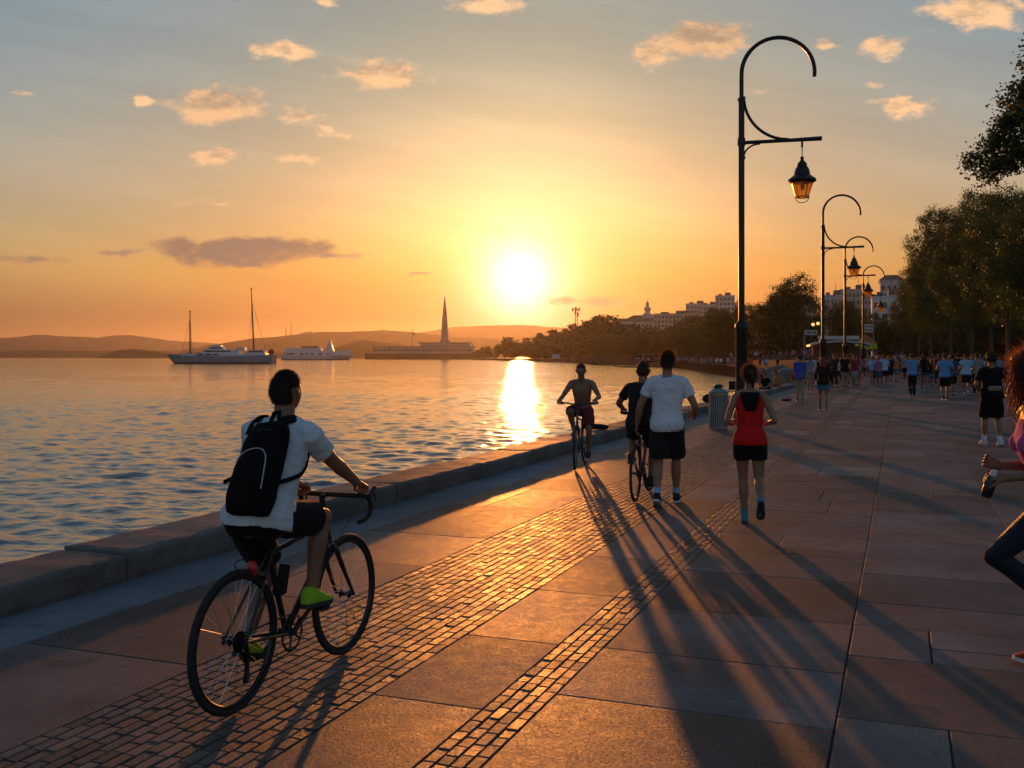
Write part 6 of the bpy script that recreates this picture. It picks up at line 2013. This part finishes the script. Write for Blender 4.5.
lit_lamp(813, 324.5, 116, 'glowing globe lamp at the left of the pair by the kiosk'); lit_lamp(818, 323.5, 118, 'glowing globe lamp at the right of the pair by the kiosk')

# ------------------------------------------------------------------ boats and the far pier
M_HULLD = mat('blue_grey_hull', (.22, .27, .32), .4, vary=.1, vscale=.3); M_HULLW = mat('white_hull', (.44, .46, .49), .4, vary=.08, vscale=.3); M_BOOT = mat('boot_top', (.03, .03, .035), .5)
M_DECKH = mat('deckhouse_white', (.50, .51, .53), .4, vary=.08, vscale=.3)
def hull(mb, L, B, D, bow, n=16, m_=.0):
    """stern at -L/2, bow at +L/2 along x, waterline at z=0"""
    rings = []
    for i in range(n + 1):
        f = i / n; x = -L / 2 + L * f
        w = B / 2 * (1 - max(0, (f - .55) / .45) ** 2.2) * (.86 + .14 * min(1, f / .2)); w = max(w, .05)
        sheer = D * (1 + .18 * (2 * f - .9) ** 2)
        rake = bow * max(0, (f - .7) / .3) ** 1.5; r0 = -bow * .25 * max(0, (.12 - f) / .12)
        rings.append([Vector((x - rake * .0, -w * .72, -1.0)), Vector((x + r0, -w * .92, .3)), Vector((x + rake + r0, -w, sheer)), Vector((x + rake + r0, w, sheer)), Vector((x + r0, w * .92, .3)), Vector((x, w * .72, -1.0))])
    mb.rings(rings)
yd = 430.0
yx = (224 - 512) * yd / FPX
t = thing('motor_sailer', 'large two masted motor yacht anchored in the bay', 'yacht', (yx, yd, WATER_Z), R(180))
sc_ = yd / FPX
def X(px): return -(px - 224) * sc_      # the bow points left in the picture
def Z(py): return EYE + (HOR - py) * yd / FPX - WATER_Z
mb = MB(); hull(mb, 41.5, 8.5, Z(355.8), 4.2); mb.build('hull', M_HULLD, t, angle=30)
mb = MB(); hull(mb, 41.7, 8.6, .55, .5); mb.build('boot_stripe', M_BOOT, t, angle=30)
mb = MB()
def block(mb, p0, p1, y0, y1, w, slant=.6):
    x0, x1, z0, z1 = X(p0), X(p1), Z(y0), Z(y1)
    k = (z1 - z0) * slant
    mb.add([(x0, -w, z0), (x1, -w, z0), (x1, w, z0), (x0, w, z0), (x0 - k, -w * .9, z1), (x1 + k * .6, -w * .9, z1), (x1 + k * .6, w * .9, z1), (x0 - k, w * .9, z1)], [(3, 2, 1, 0), (4, 5, 6, 7), (0, 1, 5, 4), (1, 2, 6, 5), (2, 3, 7, 6), (3, 0, 4, 7)])
block(mb, 184, 268, 355.9, 353.4, 3.3); block(mb, 201, 241, 353.5, 349.8, 2.8, 1.6); block(mb, 207, 226, 349.9, 346.6, 2.2, 1.4); block(mb, 213, 222, 346.7, 345.2, 1.6, .4); block(mb, 237, 246, 350.5, 347.5, 2.0, .2); block(mb, 248, 266, 353.5, 350, 2.4, .2)
dh = mb.build('deckhouse', M_DECKH, t, smooth=False)
mb = MB()
for p0, p1, y0, y1, w in ((199, 206, 355.2, 354.0, 3.32), (208, 214, 355.2, 354.0, 3.32), (215.5, 221, 355.2, 354.0, 3.32), (206, 232, 351.8, 350.6, 2.82), (211, 223, 348.7, 347.5, 2.12), (250, 264, 352.4, 351, 2.40)):
    mb.box(((X(p0) + X(p1)) / 2, 0, (Z(y0) + Z(y1)) / 2), (abs(X(p1) - X(p0)), 2 * w + .02, Z(y1) - Z(y0)))
mb.build('windows', M_PANE, dh, smooth=False)
for px, pb, top, lab in ((190, 354, 310.5, 'm'), (253.8, 352, 287.5, 'm')):
    mb = MB(); x = X(px); lean = X(px - (2.6 if px > 200 else 0)) - x
    mb.tube([(x, 0, Z(pb)), (x + lean * .5, 0, (Z(pb) + Z(top)) / 2), (x + lean, 0, Z(top))], [.34, .28, .16], 8)
    mh = Z(top) - Z(pb)
    for f in (.45, .72): mb.tube([(x + lean * f, -1.6, Z(pb) + mh * f), (x + lean * f, 1.6, Z(pb) + mh * f)], .09, 5)
    mb.tube([(x + lean - .5, 0, Z(top) - .4), (x + lean + .5, 0, Z(top) - .4)], .12, 5)
    ms = mb.build('mast', M_DARKM, t)
    mb = MB()
    for sy in (-3.2, 3.2): mb.tube([(x, sy, Z(355)), (x + lean * .95, 0, Z(top) - .8)], .035, 4)
    if px > 200:
        mb.tube([(X(266.5), 0, Z(353)), (x + lean * .7, 0, Z(302))], .07, 4); mb.tube([(X(248), 0, Z(353)), (x + lean * .75, 0, Z(306))], .05, 4); mb.tube([(x, 0, Z(350.5)), (X(266), 0, Z(351))], .22, 6)
    else: mb.tube([(X(181.5), 0, Z(353)), (x, 0, Z(319))], .06, 4); mb.tube([(X(192), 0, Z(354)), (x, 0, Z(312))], .04, 4)
    mb.build('rigging', M_SADDLE, ms)
mb = MB()
for p0, p1 in ((173, 200), (262, 275)):
    for px in np.linspace(p0, p1, 8):
        mb.tube([(X(px), -2.2, Z(356)), (X(px), -2.2, Z(354))], .05, 4)
    mb.tube([(X(p0), -2.2, Z(354)), (X(p1), -2.2, Z(354))], .05, 4)
mb.build('railing', M_STEEL, t)
mb = MB(); mb.sphere((X(271), 0, Z(352)), (1.2, 1, 1.4), 10, 8); mb.build('ensign', C_MAROON, t)
# white passenger ship
yd = 1000.0; cx = 316
t = thing('passenger_ship', 'white passenger ship with a short tower moored behind the yacht', 'ship', ((cx - 512) * yd / FPX, yd, WATER_Z))
def X(px): return (px - cx) * yd / FPX
def Z(py): return EYE + (HOR - py) * yd / FPX - WATER_Z
mb = MB(); hull(mb, 66, 12, Z(355.5), 3.0); mb.build('hull', M_HULLW, t, angle=30)
mb = MB(); hull(mb, 66.2, 12.1, 1.0, .5); mb.build('boot_stripe', M_BOOT, t, angle=30)
mb = MB(); block(mb, 284, 342, 355.6, 351, 5.2, -.2); block(mb, 286, 322, 351.1, 348, 4.6, -.2); block(mb, 342, 351, 356, 350, 4, .1); dk = mb.build('decks', M_DECKH, t, smooth=False)
mb = MB(); block(mb, 325, 334, 351.1, 345, 3.4, -.5); block(mb, 327.5, 332, 345.2, 341.5, 2, -.3); mb.tube([(X(330), 0, Z(342)), (X(330), 0, Z(338.5))], .4, 6); mb.build('bridge_tower', M_DECKH, t, smooth=False)
mb = MB(); block(mb, 302, 318, 348.2, 346.2, 3, 0); mb.build('awning', M_ROOFG, t, smooth=False)
for p0, p1 in ((301, 304.4), (306.5, 309), (311, 314.5), (319, 323), (327.5, 331), (288, 296)):
    mb = MB(); mb.box(((X(p0) + X(p1)) / 2, -5.22, Z(353.8)), (X(p1) - X(p0), .3, 1.5)); mb.build('window', M_PANE, dk, smooth=False)
# pier building and obelisk
yd = 1350.0; cx = 421
t = thing('pier_terminal', 'long low terminal building on a pier below the spire', 'building', ((cx - 512) * yd / FPX, yd, WATER_Z))
def X(px): return (px - cx) * yd / FPX
def Z(py): return EYE + (HOR - py) * yd / FPX - WATER_Z
mb = MB(); mb.box((0, 12, Z(353.5) / 2 - .5), (X(476) - X(366), 40, Z(353.5) + 1)); mb.build('pier', M_EMB, t, smooth=False)
mb = MB(); mb.box((X(424), 14, (Z(353.5) + Z(347)) / 2), (X(472) - X(372), 24, Z(347) - Z(353.5))); mb.box((X(445), 16, (Z(347) + Z(343)) / 2), (X(470) - X(420), 18, Z(343) - Z(347))); wl = mb.build('wall', WALLM[4], t, smooth=False)
mb = MB(); mb.box((X(424), 14, Z(346.6)), (X(474) - X(370), 27, 1.0)); mb.box((X(445), 16, Z(342.6)), (X(473) - X(418), 21, 1.0)); mb.build('roof', M_ROOFG, t, smooth=False)
wm_ = None
for px in np.arange(374, 471, 2.6):
    if wm_ is None:
        mb = MB(); mb.box((0, 0, 0), (2.0, .3, 3.4)); o = mb.build('window', M_PANE, t, smooth=False); wm_ = o.data
    else: o = link(bpy.data.objects.new('window', wm_), t)
    o.location = (X(px), 1.9, Z(350.2))
t = thing('spire_tower', 'tall tapering spire rising from the pier terminal', 'tower', ((444 - 512) * yd / FPX, yd + 15, Z(343) + WATER_Z))
h = Z(295.5) - Z(343)
mb = MB(); rr = []
for f, w in ((0, 7.2), (.08, 6.6), (.1, 5.6), (.35, 4.6), (.65, 3.0), (.85, 1.6), (1, .3)):
    rr.append([Vector((math.cos(a) * w, math.sin(a) * w, f * h)) for a in np.linspace(.4, .4 + 2 * math.pi, 8, endpoint=False)])
mb.rings(rr); mb.build('spire', mat('spire_stone', (.24, .22, .22), .5, vary=.1, vscale=.1), t, smooth=False)
mb = MB(); mb.lathe([(7.5, 0), (7.5, 1.2), (5.5, 2.0), (5.2, 3.0)], 16); mb.build('plinth', WALLM[1], t, smooth=False)
q = at(411, 345, 1340)
t = thing('flagpole', 'flagpole with a dark flag on the pier terminal', 'flagpole', (q.x, 1340 + 20, 8))
mb = MB(); mb.tube([(0, 0, 0), (0, 0, Z(329) - 8)], .35, 6); mb.build('pole', M_DARKM, t)
mb = MB(); mb.box((1.8, 0, Z(334.5) - 8), (3.4, .2, 2.4)); mb.build('flag', C_MAROON, t, smooth=False)
q = at(471, 345, 1360)
t = thing('crane', 'small dark harbour crane right of the spire', 'crane', (q.x, 1372, 6))
mb = MB(); mb.box((0, 0, 4), (2.4, 2.4, 8)); mb.build('tower', M_DARKM, t, smooth=False)
mb = MB(); mb.tube([(0, 0, 7), (2.4, 0, 13)], .8, 6); mb.build('jib', M_DARKM, t)
# small red work boat under the headland, and a mooring beacon
yd = 560.0; q = at(556, 357, yd)
t = thing('work_boat', 'small dark red work boat below the headland wood', 'boat', (q.x, yd, WATER_Z))
mb = MB(); hull(mb, 14, 4, 2.0, 1.2); mb.build('hull', mat('red_hull', (.16, .03, .02), .5), t, angle=30)
mb = MB(); mb.box((0, 0, 3.2), (4.5, 2.6, 2.6), taper=.85); mb.build('wheelhouse', M_DECKH, t, smooth=False)
mb = MB(); mb.tube([(.4, 0, 4.4), (.4, 0, 8.5)], .12, 6); mb.build('mast', M_DARKM, t)
# masts seen over the middle hills and a block on the ridge
for px, top, lab in ((286, 326, 'thin transmitter mast on the ridge, left one of the pair'), (291, 322.5, 'thin transmitter mast on the ridge, right one of the pair')):
    yd = 4250; q = at(px, 336, yd)
    t = thing('transmitter_mast', lab, 'mast', (q.x, yd, q.z - 12)); mb = MB(); mb.tube([(0, 0, 0), (0, 0, 12 + (336 - top) * yd / FPX)], [2.6, 1.4], 6); mb.build('pole', M_DARKM, t)
q = at(308, 338, 4200)
t = thing('hilltop_building', 'flat dark building on the ridge above the ship', 'building', (q.x, 4200, q.z - 14)); mb = MB(); mb.box((0, 0, 18), (58, 30, 36)); mb.box((4, 0, 38), (34, 24, 5)); mb.build('wall', WALLM[4], t, smooth=False)

# ------------------------------------------------------------------ air
mh = bpy.data.materials.new('haze_air'); mh.use_nodes = True
th = NT(mh.node_tree); mh.node_tree.nodes.clear()
ho = th.n('ShaderNodeOutputMaterial'); hv = th.n('ShaderNodeVolumePrincipled')
hv.inputs['Color'].default_value = (0.66, 0.67, 0.76, 1); hv.inputs['Density'].default_value = HAZE_D; hv.inputs['Anisotropy'].default_value = 0.72
th.link(hv.outputs[0], ho.inputs['Volume'])
if HAZE_D > 0:
    mb = MB(); mb.box((-200, 4150, 89), (11000, 8900, 200)); o = mb.build('haze', mh, smooth=False); tag(o, kind='stuff')
    mh.cycles.homogeneous_volume = True
